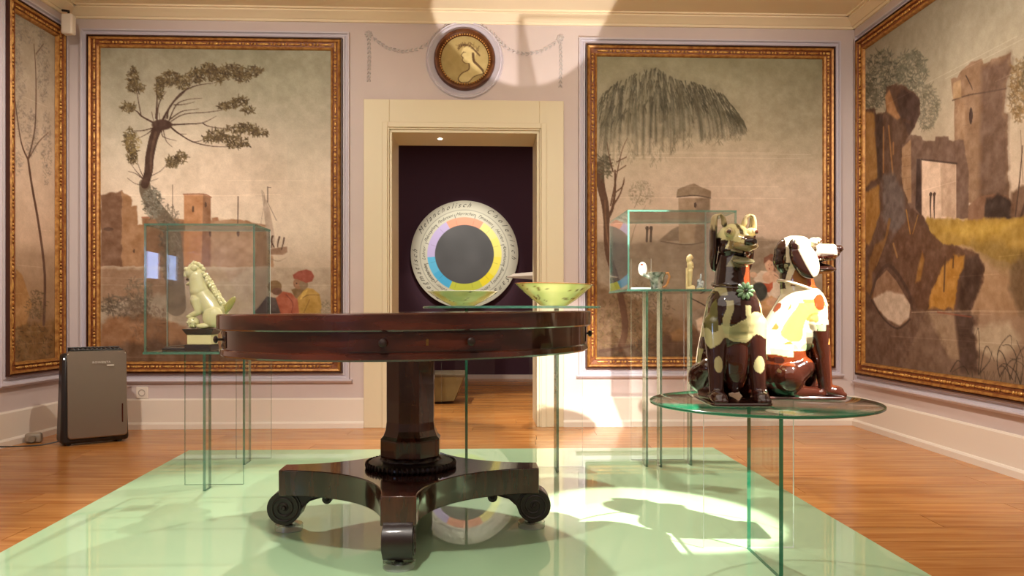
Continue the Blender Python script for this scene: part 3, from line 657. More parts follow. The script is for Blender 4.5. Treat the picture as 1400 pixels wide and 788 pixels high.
    c.poly([(250, 70), (300, 110), (345, 150), (420, 165), (478, 190), (502, 240), (495, 300), (465, 370), (450, 410), (250, 410), (215, 330), (140, 210), (150, 130), (200, 60)], (92, 60, 40), .97, 2.5, rough=3)
    gold = (172, 116, 38)
    c.poly([(282, 400), (300, 330), (340, 240), (380, 190), (425, 195), (420, 250), (395, 300), (385, 400)], gold, .9, 4, rough=4); c.poly([(395, 405), (405, 300), (430, 200), (480, 195), (500, 240), (480, 340), (450, 405)], (60, 40, 30), .8, 6, rough=4); c.poly([(235, 300), (245, 240), (262, 180), (270, 210), (255, 290)], gold, .6, 4)
    c.stroke([(350, 200), (345, 330)], 14, 8, (76, 48, 30), .8); c.stroke([(382, 200), (380, 240)], 12, 6, (76, 48, 30), .8); c.stroke([(200, 20), (215, 110)], 9, 6, gold, .7); c.stroke([(245, 40), (225, 110)], 8, 4, gold, .6); c.stroke([(135, 60), (120, 130), (85, 230)], 22, 10, (126, 84, 40), .8); c.stroke([(150, 150), (165, 200)], 14, 8, (150, 104, 50), .7)
    c.poly([(45, 330), (60, 200), (80, 150), (120, 130), (70, 260), (70, 360)], (134, 88, 36), .7, 5, rough=3)
    # the hole and the water
    c.poly([(25, 410), (480, 405), (470, 520), (430, 660), (25, 620)], (100, 74, 56), .75, 6, rough=3)
    c.poly([(70, 355), (85, 290), (125, 250), (160, 290), (205, 365), (218, 400), (205, 445), (175, 465), (130, 440), (90, 400)], (134, 98, 70), .97, 1.6); c.poly([(72, 360), (125, 330), (190, 345), (215, 385), (212, 430), (175, 464), (130, 440), (92, 402)], (184, 160, 134), .9, 3, rough=1.5)
    c.stroke([(62, 350), (90, 270), (130, 232), (170, 270), (210, 340), (222, 395)], 15, 15, (72, 48, 36), .85); c.stroke([(65, 365), (110, 435), (165, 475), (215, 440)], 7, 7, (58, 40, 32), .8)
    c.poly([(285, 420), (385, 420), (410, 600), (370, 590)], (164, 136, 102), .6, 8, rough=4); c.poly([(388, 415), (455, 415), (470, 540), (480, 650), (410, 640)], (64, 44, 34), .85, 6, rough=3); c.poly([(460, 470), (600, 450), (640, 520), (560, 600), (480, 560)], (176, 156, 124), .7, 8, rough=4)
    c.poly([(505, 260), (1400, 270), (1400, 420), (455, 412)], (150, 110, 72), .6, 8, rough=4); c.poly([(595, 320), (605, 220), (640, 190), (760, 230), (1200, 200), (1200, 430), (640, 430)], (92, 68, 42), .75, 7, rough=5)
    c.stroke([(220, 412), (450, 408), (560, 409), (900, 409)], 2.4, 2, (206, 180, 146), .8); c.stroke([(320, 412), (450, 430)], 8, 3, (136, 62, 36), .7)
    for i in range(70):
        x = 60+c.rs.rand()*420; y = 430+c.rs.rand()*190; c.stroke([(x, y), (x+20+c.rs.rand()*40, y+2)], 2.4, 1.5, [(142, 110, 82), (76, 54, 42), (112, 86, 64)][i % 3], .35)
    # sedges
    ink = (46, 36, 26)
    for pts in ([(370, 640), (395, 600), (410, 605)], [(478, 650), (482, 560), (478, 475), (468, 500)], [(485, 640), (500, 560), (515, 545), (540, 600)], [(560, 660), (550, 600), (560, 545), (600, 500), (605, 540)], [(600, 670), (580, 590), (560, 560), (550, 580)], [(620, 680), (625, 590), (600, 540), (570, 540)], [(640, 690), (650, 600), (625, 520)], [(610, 670), (575, 620), (550, 630)], [(480, 650), (520, 600), (530, 560)], [(560, 660), (600, 600), (640, 590)], [(440, 650), (420, 620), (380, 640)], [(640, 690), (620, 640), (580, 610), (560, 620)], [(600, 670), (640, 560), (690, 540)]):
        c.stroke(pts, 5, 2.5, ink, .9)
    for i in range(40):
        x = 660+c.rs.rand()*900; c.stroke([(x, 720), (x+c.rs.randn()*20, 620), (x+c.rs.randn()*60, 540+c.rs.rand()*60)], 5, 2, ink, .8)
    for i in range(40): x = 380+c.rs.rand()*260; c.stroke([(x, 690), (x+c.rs.randn()*14, 640)], 4, 2, (66, 52, 36), .6)
def paint_shore(c):
    c.grad([(45, 20, (140, 126, 102)), (45, 120, (166, 146, 122)), (45, 250, (196, 166, 138)), (45, 330, (190, 156, 126)), (45, 350, (160, 128, 98)), (45, 420, (148, 112, 78)), (45, 510, (92, 66, 44))]); c.mottle(12, 9)
    c.crop(0, 0, 1.489)
    tr = (92, 62, 46)
    c.poly([(15, 640), (60, 660), (110, 650), (110, 770), (15, 770)], (124, 86, 44), .85, 6, rough=5)
    c.stroke([(86, 660), (88, 560), (76, 460), (62, 380), (54, 325)], 9, 6, tr); c.stroke([(54, 325), (40, 290), (28, 210), (18, 120)], 5, 2, tr); c.stroke([(54, 325), (68, 260), (70, 160), (66, 90)], 5, 2, tr); c.stroke([(56, 322), (75, 290), (95, 270)], 3, 1.5, tr); c.stroke([(70, 110), (85, 90)], 3, 1, tr)
    for x, y, rx, ry, n in ((28, 80, 12, 60, 260), (85, 130, 12, 80, 320), (60, 270, 14, 50, 220), (38, 200, 10, 80, 220), (92, 300, 10, 80, 200), (50, 60, 30, 30, 160), (30, 330, 12, 30, 90)): c.leaves(x, y, rx, ry, n, 4, [(104, 92, 76), (122, 106, 90), (90, 80, 80)], .4)
    c.poly([(15, 640), (20, 580), (30, 548), (42, 560), (62, 620), (50, 660), (18, 670)], (158, 110, 60), .95, 2); c.poly([(13, 650), (13, 590), (24, 585), (26, 630), (20, 660)], (206, 184, 160), .95, 2); c.oval(22, 560, 8, 10, (130, 86, 58))
    c.leaves(70, 620, 22, 30, 130, 5, [(98, 78, 46), (84, 66, 42)], .6); c.leaves(60, 700, 50, 40, 260, 5, [(96, 70, 40), (124, 94, 48), (70, 52, 34)], .6)
def bounds(W, u0, u1, vt, vb, um):
    return W.pix(u0, 300)[0], W.pix(u1, 300)[0], W.pix(um, vb)[1], W.pix(um, vt)[1]
s0, s1, z0, z1 = bounds(WB, 123.5, 467.5, 53.5, 509, 295)
painting(WB, 'landscape_painting', 'gilt-framed harbour landscape with leaning pollard tree, castle and sailing boat, left of the doorway', s0, s1, z0, z1, paint_harbour, 11)
panel_ring(WB, 7, s0, s1, z0, z1)
s0, s1, z0, z1 = bounds(WB, 801.5, 1137.5, 65.5, 502, 969)
painting(WB, 'landscape_painting', 'gilt-framed landscape with drooping willow, thatched round tower and seated woman, right of the doorway', s0, s1, z0, z1, paint_willow, 22)
panel_ring(WB, 8, s0, s1, z0, z1)
a, z1 = WL.pix(81.5, 40); z0 = WL.pix(81.5, 504)[1]; b = WL.pix(4, 300)[0]
painting(WL, 'landscape_painting', 'narrow gilt-framed painting of slender bare trees above a crouching figure, on the left wall', b, a, z0, z1, paint_shore, 33)
panel_ring(WL, 9, b, a, z0, z1)
a, z1 = WR.pix(1178, 57); z0 = WR.pix(1178, 511)[1]
painting(WR, 'landscape_painting', 'large gilt-framed painting of ruined tower and gateway above a rock pool, right wall', a, a+3.1, z0, z1, paint_ruin, 44, fw=.085)
panel_ring(WR, 10, a, a+3.1, z0, z1)
# ------------------------------------------------------------------ wall ornament over the doorway
M['bronze'] = mat('brown_frame', (112, 66, 34), .35, metal=.3, c2=(84, 46, 24), vscale=20)
mc, mz = WB.pix(635.5, 82.5); MR = .222
e = WB.empty('portrait_medallion', 'round gilt-rimmed medallion with a laurel-crowned profile bust above the doorway', 'medallion', mc, mz)
def ringy(prof, n=72): return lathe(bmesh.new(), prof, n, axis='y', cap=False)
obj('rim', ringy([(MR, 0), (MR, -.03), (MR-.008, -.046), (MR-.020, -.046), (MR-.03, -.034), (MR-.038, -.030), (MR-.044, -.022), (MR-.05, -.012)]), M['bronze'], e, smooth=True)
bm = bmesh.new()
for i in range(64):
    a = 2*PI*i/64; ell(bm, ((MR-.042)*math.cos(a), -.03, (MR-.042)*math.sin(a)), (.006, .006, .006), seg=8, ring=5)
obj('beading', bm, M['gilt2'], e, smooth=True, kind='stuff')
c = Canvas(WB, mc-MR, mc+MR, mz-MR, mz+MR, .004, 5); c.k = 1
c.I[:] = (156, 136, 86); c.mottle(12, 8); c.crop(480, 0, 3.94)
ink = (84, 62, 38); lt = (190, 172, 118)
c.poly([(596, 275), (592, 300), (600, 312), (598, 325), (610, 340), (632, 342), (634, 370), (600, 395), (575, 420), (590, 442), (630, 440), (660, 410), (712, 395), (690, 370), (668, 350), (665, 310), (680, 270), (640, 248), (605, 255)], lt, .9, 2, 8)
for pts, w0 in (([(578, 262), (600, 245), (640, 250), (690, 300)], 12), ([(655, 290), (660, 330), (680, 350), (708, 380)], 14), ([(606, 280), (592, 300), (602, 312), (598, 326), (612, 340), (636, 342)], 4), ([(634, 345), (632, 375), (596, 395), (576, 425), (592, 444), (630, 442), (662, 412), (714, 396)], 6), ([(600, 285), (616, 282)], 4), ([(700, 370), (712, 395)], 9)): c.stroke(pts, w0, w0*.7, ink, .85)
for i in range(30):
    a = c.rs.rand(); x, y = 575+110*a, 262-30*math.sin(a*2.6)+c.rs.randn()*6+a*26; c.stroke([(x, y), (x+c.rs.randn()*10, y-14)], 6, 2, ink if i % 2 else (130, 110, 66), .8)
cm = c.mesh('bust_relief', e, pv, -.010); cm.location = (-MR, 0, -MR)
bm = bmesh.new(); bm.from_mesh(cm.data)
bmesh.ops.delete(bm, geom=[v for v in bm.verts if math.hypot(v.co.x-MR, v.co.z-MR) > MR-.035], context='VERTS'); bm.to_mesh(cm.data); bm.free()
o = obj('trim_30', lathe(bmesh.new(), [(MR+.0, -.002), (MR+.03, -.014), (MR+.036, -.020), (MR+.044, -.012), (MR+.052, -.018), (MR+.06, -.002)], 72, axis='y', cap=False), M['lilac'], kind='structure', smooth=True)
o.location = e.location; o.rotation_euler = e.rotation_euler
def garland(name, label, pts, drop, ros):
    g = WB.empty(name, label, 'garland', *WB.pix(*ros)); x0, z0 = WB.pix(*ros)
    def q(u, v): x, z = WB.pix(u, v); return x-x0, z-z0
    bm = bmesh.new(); r = random.Random(3)
    for path in (pts, drop):
        P = [q(*p) for p in path]; d = 0
        seg = [(a, b, math.hypot(b[0]-a[0], b[1]-a[1])) for a, b in zip(P, P[1:])]
        for a, b, L in seg:
            n = max(1, int(L/.028))
            for i in range(n):
                t = (i+.5)/n; x, z = a[0]+(b[0]-a[0])*t, a[1]+(b[1]-a[1])*t; an = math.atan2(b[1]-a[1], b[0]-a[0])
                for s_ in (-1, 1): ell(bm, (x-s_*.006*math.sin(an), -.004, z+s_*.006*math.cos(an)), (.017, .006, .0055), (0, -an-s_*.35, 0), 8, 6)
    obj('leaf_chain', bm, M['stucco'], g, smooth=True, kind='stuff')
    bm = bmesh.new()
    ell(bm, (0, -.006, 0), (.014, .012, .014), seg=10, ring=6)
    for k in range(8): ell(bm, (.018*math.cos(k*PI/4), -.004, .018*math.sin(k*PI/4)), (.011, .006, .007), (0, -k*PI/4, 0), 8, 6)
    obj('rosette', bm, M['stucco'], g, smooth=True)
garland('stucco_garland', 'pale stucco leaf garland on the wall left of the round medallion', [(504, 46), (515, 56), (530, 66), (552, 71), (572, 67), (586, 60), (597, 45), (612, 34), (632, 30)], [(504, 50), (505, 80), (504, 112)], (504, 47))
garland('stucco_garland', 'pale stucco leaf garland on the wall right of the round medallion', [(766, 52), (755, 62), (738, 71), (718, 74), (700, 70), (688, 62), (674, 46), (658, 35), (640, 30)], [(766, 55), (767, 85), (766, 120)], (766, 52))

# small fittings
e = thing('motion_sensor', 'small white alarm sensor box high in the left corner', 'sensor', (-3.06, 5.45, 2.86))
obj('housing', B((-.04, .04, -.03, .03, -.11, .03)), M['white'], e, bevel=.012, smooth=True)
bm = tube(bmesh.new(), [(0, 0, .02), (-.01, .02, .06), (-.06, .03, .07)], .008, 8); obj('bracket', bm, mat('black_bracket', (30, 28, 28), .5), e)
x, z = WB.pix(195, 537); e = WB.empty('wall_socket', 'white round power socket low on the wall beside the dehumidifier', 'socket', x, z)
obj('cover_plate', B((-.042, .042, -.012, 0, -.042, .042)), M['white'], e, bevel=.004)
o = obj('socket_well', lathe(bmesh.new(), [(.0245, -.017), (.021, -.0172), (.018, -.008), (.0005, -.008)], 24, axis='y', cap=False), mat('socket_grey', (176, 164, 154), .4), e, smooth=True)
dpx = WB.pix(600, 190)[0]
e = WB.empty('downlight', 'tiny bright recessed light in the doorway soffit', 'lamp', dpx, dz-.020)
o = obj('lens', lathe(bmesh.new(), [(.016, -.004), (.014, 0)], 20, c=(0, .18)), mat('lamp_glow', (255, 244, 220), .3, emit=14), e)

# ------------------------------------------------------------------ next room
DZ = .0
WX, WY, WZ = -.584, 9.70, .85+76/F*9.7
e = thing('colour_wheel', 'large round colour wheel with handwritten words and black centre on the dark far wall', 'disc', (WX, WY, WZ))
R0 = .662
obj('disc_board', lathe(bmesh.new(), [(R0-.004, .06), (R0, .055), (R0, .004), (R0-.004, 0)], 128, axis='y'), mat('disc_edge', (200, 196, 180), .6), e)
bm = bmesh.new(); NR, NA = 70, 360
vs = [[bm.verts.new((R0*.995*(i+.001)/NR*math.sin(2*PI*j/NA), -.002, R0*.995*(i+.001)/NR*math.cos(2*PI*j/NA))) for j in range(NA)] for i in range(NR+1)]
for i in range(NR):
    for j in range(NA): bm.faces.new((vs[i][j], vs[i+1][j], vs[i+1][(j+1) % NA], vs[i][(j+1) % NA]))
bm.normal_update(); me = bpy.data.meshes.new('printed_face'); bm.to_mesh(me); bm.free()
def wheel(P):
    r = np.hypot(P[:, 0], P[:, 2]); a = np.degrees(np.arctan2(P[:, 0], P[:, 2])) % 360; n = vnoise(P, 6, 3)[:, None]
    C = np.tile(np.array([214., 212, 190]), (len(P), 1))-n*16
    for a0, a1, c_ in ((331, 391, (236, 160, 128)), (31, 62, (240, 230, 140)), (62, 95, (240, 232, 118)), (95, 126, (242, 230, 84)), (126, 150, (240, 222, 30)), (150, 205, (200, 206, 62)), (205, 238, (70, 178, 222)), (238, 266, (92, 188, 226)), (266, 331, (192, 178, 220))):
        k = (r > .357) & (r < .452) & ((a-a0) % 360 < a1-a0); C[k] = c_
    k = r <= .359; C[k] = 62+n[k]*22+(vnoise(P, 3, 8)[k][:, None]-.5)*24
    for q in range(12):
        A = 16.4+30*q; d = np.abs(((a-A+180) % 360)-180)*PI/180*r; lim = .662 if q % 3 == 0 else .547
        k = (d < .0035) & (r > .452) & (r < lim); C[k] = C[k]*.55
        k = (d < .003) & (r > .359) & (r <= .452); C[k] = C[k]*.88
    k = (np.abs(r-.547) < .003); C[k] = C[k]*.78
    return C
paint_mesh(me, wheel); mobj('printed_face', me, vcol_mat('wheel_print', .6), e)
# handwriting: italic letters bent round the wheel
M['ink'] = mat('brown_ink', (40, 32, 26), .7)
def lettering(words, rad, size, depth=.0006):
    bmo = bmesh.new()
    for wd, ang, trk in words:
        cu = bpy.data.curves.new('t', 'FONT'); cu.body = wd; cu.size = size; cu.shear = .6; cu.align_x = 'CENTER'; cu.resolution_u = 2
        cu.space_character = trk; cu.offset = -.0003
        o = bpy.data.objects.new('t', cu); link(o); dg = bpy.context.evaluated_depsgraph_get(); dg.update()
        me_ = bpy.data.meshes.new_from_object(o.evaluated_get(dg)); bpy.data.objects.remove(o)
        bt = bmesh.new(); bt.from_mesh(me_); bpy.data.meshes.remove(me_)
        mp = {}
        for v in bt.verts:
            a = math.radians(ang)+v.co.x/rad; r = rad+v.co.y-size*.3; mp[v.index] = bmo.verts.new((r*math.sin(a), -.0035, r*math.cos(a)))
        for f in bt.faces:
            try: bmo.faces.new([mp[v.index] for v in f.verts])
            except ValueError: pass
        bt.free()
    return bmo
for wd in (('Cholerisch', 61, 1.9), ('Sanguinisch', 151, 1.8), ('Phlegmatisch', 241, 1.6), ('Melancholisch', 331, 1.55)): obj('handwritten_word', lettering([wd], .606, .085), M['ink'], e, kind='stuff')
for wd in [('Tyrannen', 31, 1), ('Helden', 61, 1.1), ('Abentheurer', 91, .9), ('Bonvivants', 121, .9), ('Liebhaber', 151, .9), ('Poeten', 181, 1.1), ('Redner', 211, 1.1), ('Geschichtschreiber', 241, .62), ('Lehrer', 271, 1.1), ('Philosophen', 301, .88), ('Pedanten', 331, 1), ('Herrscher', 1, 1)]: obj('handwritten_word', lettering([wd], .500, .056), M['ink'], e, kind='stuff')
e = thing('wooden_chest', 'low olive-brown slope-sided wooden chest on the floor of the next room', 'chest', (-.62, 7.1, 0))
bm = bmesh.new()
hexa(bm, [(-.55, 0, .0), (.10, 0, .03), (.10, .4, .03), (-.55, .4, .0), (-.62, -.03, .26), (.19, -.03, .25), (.19, .45, .25), (-.62, .45, .26)])
obj('body', bm, mat('olive_wood', (120, 100, 58), .5, var=.15), e, bevel=.004)
obj('lid', B((-.63, .2, -.04, .46, .25, .275)), mat('olive_wood_lid', (86, 68, 42), .5), e, bevel=.005)
e = thing('reading_desk', 'pale grey slanted panel on a post, half hidden by the right door jamb', 'desk', (.16, 6.6, 0))
bm = bmesh.new(); hexa(bm, [(-.20, -.12, 1.115), (.4, -.16, 1.07), (.4, .16, 1.13), (-.14, .14, 1.13), (-.20, -.12, 1.123), (.4, -.16, 1.15), (.4, .16, 1.21), (-.14, .14, 1.16)])
obj('panel', bm, mat('grey_panel', (178, 166, 154), .6), e); obj('post', B((.18, .24, -.03, .03, 0, 1.1)), mat('grey_post', (120, 112, 106), .5), e); obj('foot', B((.06, .36, -.12, .12, 0, .015)), mat('grey_foot', (110, 104, 98), .5), e)

# ------------------------------------------------------------------ dehumidifier, cord and plug
M['plastic'] = mat('black_plastic', (34, 30, 30), .35); M['silver'] = mat('bronze_silver_shell', (150, 137, 124), .3, metal=.75)
dth = math.radians(37)
e = thing('dehumidifier', 'silver-fronted black portable dehumidifier standing on the floor by the left corner', 'dehumidifier', (-2.66, 5.02, 0), dth)
w2 = .168
bm = bmesh.new(); hexa(bm, [(-w2-.02, -.03, .012), (w2+.035, -.03, .012), (w2+.035, .16, .012), (-w2-.02, .16, .012), (-w2-.005, -.005, .575), (w2+.02, -.005, .575), (w2+.02, .13, .575), (-w2-.005, .13, .575)])
obj('case', bm, M['plastic'], e, bevel=.02, smooth=True)
bm = bmesh.new(); prof = []
def rr(x0, x1, z0, z1, r, n=6):
    out = []
    for cx_, cz_, a0 in ((x1-r, z0+r, -90), (x1-r, z1-r, 0), (x0+r, z1-r, 90), (x0+r, z0+r, 180)):
        for i in range(n+1): a = math.radians(a0+90*i/n); out.append((cx_+r*math.cos(a), cz_+r*math.sin(a)))
    return out
pl = rr(-w2+.018, w2+.02, .045, .592, .022); prism(bm, pl, -.058, -.01)
for v in bm.verts: v.co.y += .045*max(0, (v.co.z-.05)/.54)**1.0*.55 + (.03*max(0, (v.co.z-.545)/.047)**2 if v.co.y < -.03 else 0)
obj('front_panel', bm, M['silver'], e, bevel=.008, smooth=True)
bm = bmesh.new()
for i in range(11): box(bm, -.115+i*.026, -.115+i*.026+.012, .0, .11, .572, .606)
box(bm, -.13, .17, -.002, .006, .57, .60); box(bm, -.13, .17, .10, .112, .57, .612)
obj('air_outlet_slats', bm, M['plastic'], e, bevel=.002)
obj('water_window', B((.155, .163, -.054, -.046, .13, .25)), mat('dark_red_window', (70, 26, 20), .2), e, bevel=.002)
obj('indicator_lamp', ell(bmesh.new(), (-w2+.002, -.02, .545), (.005, .004, .005)), mat('indicator', (255, 250, 240), .3, emit=4), e)
for x, y_ in ((-.14, 0), (.15, 0), (-.14, .12), (.15, .12)): obj('castor', lathe(bmesh.new(), [(.014, -.012), (.014, .012)], 16, axis='y', off=(x, y_, .014)), M['plastic'], e)
cu = bpy.data.curves.new('t', 'FONT'); cu.body = 'ROWENTA'; cu.size = .019; cu.align_x = 'CENTER'; cu.resolution_u = 2; cu.space_character = 1.15
o = bpy.data.objects.new('t', cu); link(o); dg = bpy.context.evaluated_depsgraph_get(); dg.update(); me = bpy.data.meshes.new_from_object(o.evaluated_get(dg)); bpy.data.objects.remove(o)
o = mobj('lettering', me, mat('pale_print', (215, 208, 198), .5), e); o.rotation_euler = (PI/2, 0, 0); o.location = (.04, -.0405, .512)
obj('badge', B((.07, .11, -.044, -.040, .495, .501)), mat('pale_badge', (220, 212, 200), .5), e)
cord = [(-2.86, 4.98, .02), (-2.93, 4.93, .008), (-3.0, 4.86, .012), (-3.09, 4.74, .03), (-3.13, 4.6, .08), (-3.14, 4.45, .15), (-3.14, 4.2, .24)]
Q = []
for i in range(len(cord)-1):
    a, b, c_, d = [Vector(cord[max(0, min(len(cord)-1, i+k))]) for k in (-1, 0, 1, 2)]
    for t in (0, .25, .5, .75): Q.append(.5*((2*b)+(c_-a)*t+(2*a-5*b+4*c_-d)*t*t+(3*b-a-3*c_+d)*t**3))
Q.append(Vector(cord[-1]))
o = obj('power_cord', tube(bmesh.new(), Q, .0042, 8), M['plastic'], smooth=True); tag(o, 'black power cord trailing left from the dehumidifier along the baseboard', 'cord')
e = thing('adaptor_plug', 'small grey plug-in adaptor lying on the floor against the left baseboard', 'plug', (-3.06, 5.06, 0), .3)
obj('body', B((-.05, .045, -.03, .03, 0, .062)), mat('grey_beige_plastic', (150, 136, 120), .5), e, bevel=.014, smooth=True)
obj('prong_cap', lathe(bmesh.new(), [(.02, .0), (.02, .03), (.015, .034)], 16, axis='y', off=(.0, -.062, .03)), mat('grey_cap', (130, 118, 104), .5), e, smooth=True)

# ------------------------------------------------------------------ green glass platform
def platform_mat():
    m, n, l, p = nodes('green_backed_glass')
    p.inputs['Base Color'].default_value = lin((172, 208, 164)); p.inputs['Roughness'].default_value = .5
    p.inputs['Coat Weight'].default_value = 1; p.inputs['Coat Roughness'].default_value = .004; p.inputs['Coat IOR'].default_value = 1.6
    return m
M['platform'] = platform_mat()
P0 = (-1.773, 4.331); P1 = (1.126, 4.423); K = [P0, P1, (1.126+.042*3.9, .52), (-1.773+.0816*3.9, .43)]
e = thing('glass_platform', 'low pale green mirror-like glass platform on the wooden floor under the stands', 'platform', (-.3, 2.5, 0))
rel = [(x+.3, y-2.5) for x, y in K]
obj('plinth', prismz(bmesh.new(), [(x*.985, y*.985) for x, y in rel], .0, PLAT-.012), mat('plinth_white', (214, 222, 208), .6), e)
obj('glass_top', prismz(bmesh.new(), rel, PLAT-.012, PLAT), M['platform'], e, bevel=.0015)

# ------------------------------------------------------------------ pedestal table
def mahog(name, a, b, st, rough=.16):
    return mat(name, a, rough, coat=.6, c2=b, vscale=5, stretch=st, spec=.5)
M['mahogany'] = mahog('mahogany', (40, 16, 11), (78, 33, 20), (1, 1, 5))
M['mahogany_v'] = mahog('mahogany_upright', (42, 18, 12), (78, 36, 22), (6, 6, 1))
M['dark_wood'] = mat('carved_dark_wood', (34, 17, 12), .42, coat=.15, var=.2, vscale=20)
TC = (-.356, 2.783)
tb = thing('pedestal_table', 'round dark mahogany pedestal table with four scroll feet on the green platform', 'table', (*TC, PLAT), math.radians(12))
tiltm = math.radians(-.55)
L = .762
o = obj('tabletop', lathe(bmesh.new(), [(.60, .712), (.634, .712), (.637, .716), (.637, L-.004), (.633, L), (.3, L)], 128), M['mahogany'], tb, smooth=True, sharp=30); o.rotation_euler = (0, tiltm, 0)
ap = obj('apron', lathe(bmesh.new(), [(.55, .629), (.624, .629), (.627, .634), (.624, .648), (.619, .652), (.619, .7125), (.55, .7125)], 128), M['mahogany'], tb, smooth=True, sharp=30); ap.rotation_euler = (0, tiltm, 0)
M['brass'] = mat('aged_brass', (128, 96, 52), .35, metal=.8)
for q in range(4):
    ca = -PI/2+q*PI/2; bm = bmesh.new(); hw = math.radians(20); nn = 14
    rows = []
    for r in (.615, .6215):
        rows.append([[bm.verts.new((r*math.cos(ca-hw+2*hw*i/nn), r*math.sin(ca-hw+2*hw*i/nn), z)) for i in range(nn+1)] for z in (.656, .708)])
    (a0, a1), (b0, b1) = rows
    for i in range(nn):
        bm.faces.new((b0[i], b0[i+1], b1[i+1], b1[i])); bm.faces.new((a1[i], a1[i+1], a0[i+1], a0[i])); bm.faces.new((b1[i], b1[i+1], a1[i+1], a1[i])); bm.faces.new((a0[i], a0[i+1], b0[i+1], b0[i]))
    bm.faces.new((a0[0], b0[0], b1[0], a1[0])); bm.faces.new((a0[nn], a1[nn], b1[nn], b0[nn]))
    d = obj('drawer', bm, M['mahogany'], tb, smooth=True, sharp=30, bevel=.001); d.rotation_euler = (0, tiltm, 0)
    for sgn in (-1, 1):
        an = ca+sgn*math.radians(11); bm = lathe(bmesh.new(), [(.004, -.002), (.004, .010), (.0105, .013), (.012, .018), (.009, .023), (.002, .025)], 16)
        k = obj('knob', bm, M['dark_wood'], d, smooth=True); k.rotation_euler = (0, PI/2, an); k.location = (.621*math.cos(an), .621*math.sin(an), .681)
    k = obj('escutcheon', B((.0, .0012, -.0035, .0035, -.009, .009), (.0012, .002, -.0012, .0012, -.004, .005)), M['brass'], d); k.rotation_euler = (0, 0, ca); k.location = (.6212*math.cos(ca), .6212*math.sin(ca), .681)
BR = math.radians(-9.5)
def part(name, bm, m, **k):
    o = obj(name, bm, m, tb, **k); o.rotation_euler = (0, 0, BR); return o
part('column_capital', lathe(bmesh.new(), [(.128, .612), (.128, .628), (.128, .630)], 8, rot=PI/8), M['mahogany_v'], bevel=.003)
part('column', lathe(bmesh.new(), [(.112, .32), (.100, .332), (.092, .352), (.0885, .38), (.0885, .595), (.094, .612)], 8, rot=PI/8), M['mahogany_v'], bevel=.002)
part('column_base', lathe(bmesh.new(), [(.104, .256), (.110, .262), (.110, .316), (.108, .322)], 8, rot=PI/8), M['mahogany_v'], bevel=.002)
bm = lathe(bmesh.new(), [(.07, .228), (.098, .232), (.106, .244), (.098, .256), (.07, .257)], 48)
for i in range(12):
    a = 2*PI*i/12; ell(bm, (.098*math.cos(a), .098*math.sin(a), .245), (.011, .022, .012), (0, 0, a), 10, 7)
part('lobed_collar', bm, M['dark_wood'], smooth=True)
bm = lathe(bmesh.new(), [(.08, .220), (.140, .220), (.154, .226), (.154, .234), (.140, .242), (.112, .246), (.08, .248)], 64)
for i in range(56):
    a = 2*PI*i/56; ell(bm, (.152*math.cos(a), .152*math.sin(a), .230), (.009, .0045, .012), (0, .0, a+.5), 8, 6)
part('gadrooned_ring', bm, M['dark_wood'], smooth=True)
out = []; hw, RT, rc = .053, .448, .395
for q in range(4):
    def rt(p, q=q): a = q*PI/2; return (p[0]*math.cos(a)-p[1]*math.sin(a), p[0]*math.sin(a)+p[1]*math.cos(a))
    out.append(rt((RT, -hw))); out.append(rt((RT, hw)))
    for i in range(1, 16):
        a = -PI/2-(PI/2)*i/16; out.append(rt((RT+rc*math.cos(a), hw+rc+rc*math.sin(a))))
part('platform_base', prismz(bmesh.new(), out, .130, .219), M['mahogany_v'], smooth=True, sharp=25, bevel=.003)
def leg_bm():
    bm = bmesh.new(); cx_, cz_, r = .432, .086, .058
    n = 32; lathe(bm, [(r, -.044), (r, .044)], n, axis='y', off=(cx_, 0, cz_))
    pts = [(.44, .131), (.30, .131), (.296, .128), (.315, .122), (.34, .112), (.362, .098), (.376, .08), (.385, .06), (.40, .045), (.43, .06), (.46, .10)]
    prism(bm, pts[::-1], -.038, .038)
    lathe(bm, [(.017, -.034), (.017, .034)], 18, axis='y', off=(.287, 0, .114))
    for sd in (-1, 1):
        sp = []
        for i in range(64):
            t = i/63; a = PI*.6+t*2*PI*2.4; rr_ = (r-.006)*(1-t)+.008*t; sp.append((cx_+rr_*math.cos(a), sd*.045, cz_+rr_*math.sin(a)))
        tube(bm, sp, .0035, 6); ell(bm, (cx_, sd*.045, cz_), (.009, .006, .009), seg=10, ring=7)
        tube(bm, [(.385, sd*.039, .055), (.372, sd*.039, .088), (.345, sd*.039, .112), (.305, sd*.039, .124)], .0035, 6); ell(bm, (.287, sd*.035, .114), (.008, .004, .008), seg=8, ring=6)
    return bm
me0 = None
for q in range(4):
    if me0 is None: o = part('scroll_foot', leg_bm(), M['dark_wood'], smooth=True); me0 = o.data
    else: o = mobj('scroll_foot', me0, None, tb)
    o.rotation_euler = (0, 0, BR+q*PI/2)
    k = obj('castor_peg', lathe(bmesh.new(), [(.009, .0125), (.016, .016), (.011, .022), (.015, .030)], 16), M['dark_wood'], o, smooth=True); k.location = (.425, 0, 0)
for q, pos in enumerate(('under the right foot', 'under the rear foot', 'under the left foot', 'under the front foot')):
    a = math.radians(2.5)+q*PI/2
    e = thing('acrylic_caster_cup', 'clear acrylic disc %s of the pedestal table' % pos, 'caster cup', (TC[0]+.425*math.cos(a), TC[1]+.425*math.sin(a), PLAT), 0, 'clear discs under the table feet')
    obj('cup', lathe(bmesh.new(), [(.046, .0), (.048, .003), (.048, .021), (.046, .023), (.024, .023), (.022, .0125), (.001, .0125)], 40, cap=False), M['acrylic'], e, smooth=True, sharp=30)
    obj('base_disc', lathe(bmesh.new(), [(.0455, .0004), (.0455, .0024)], 40), M['edge_white'], e)

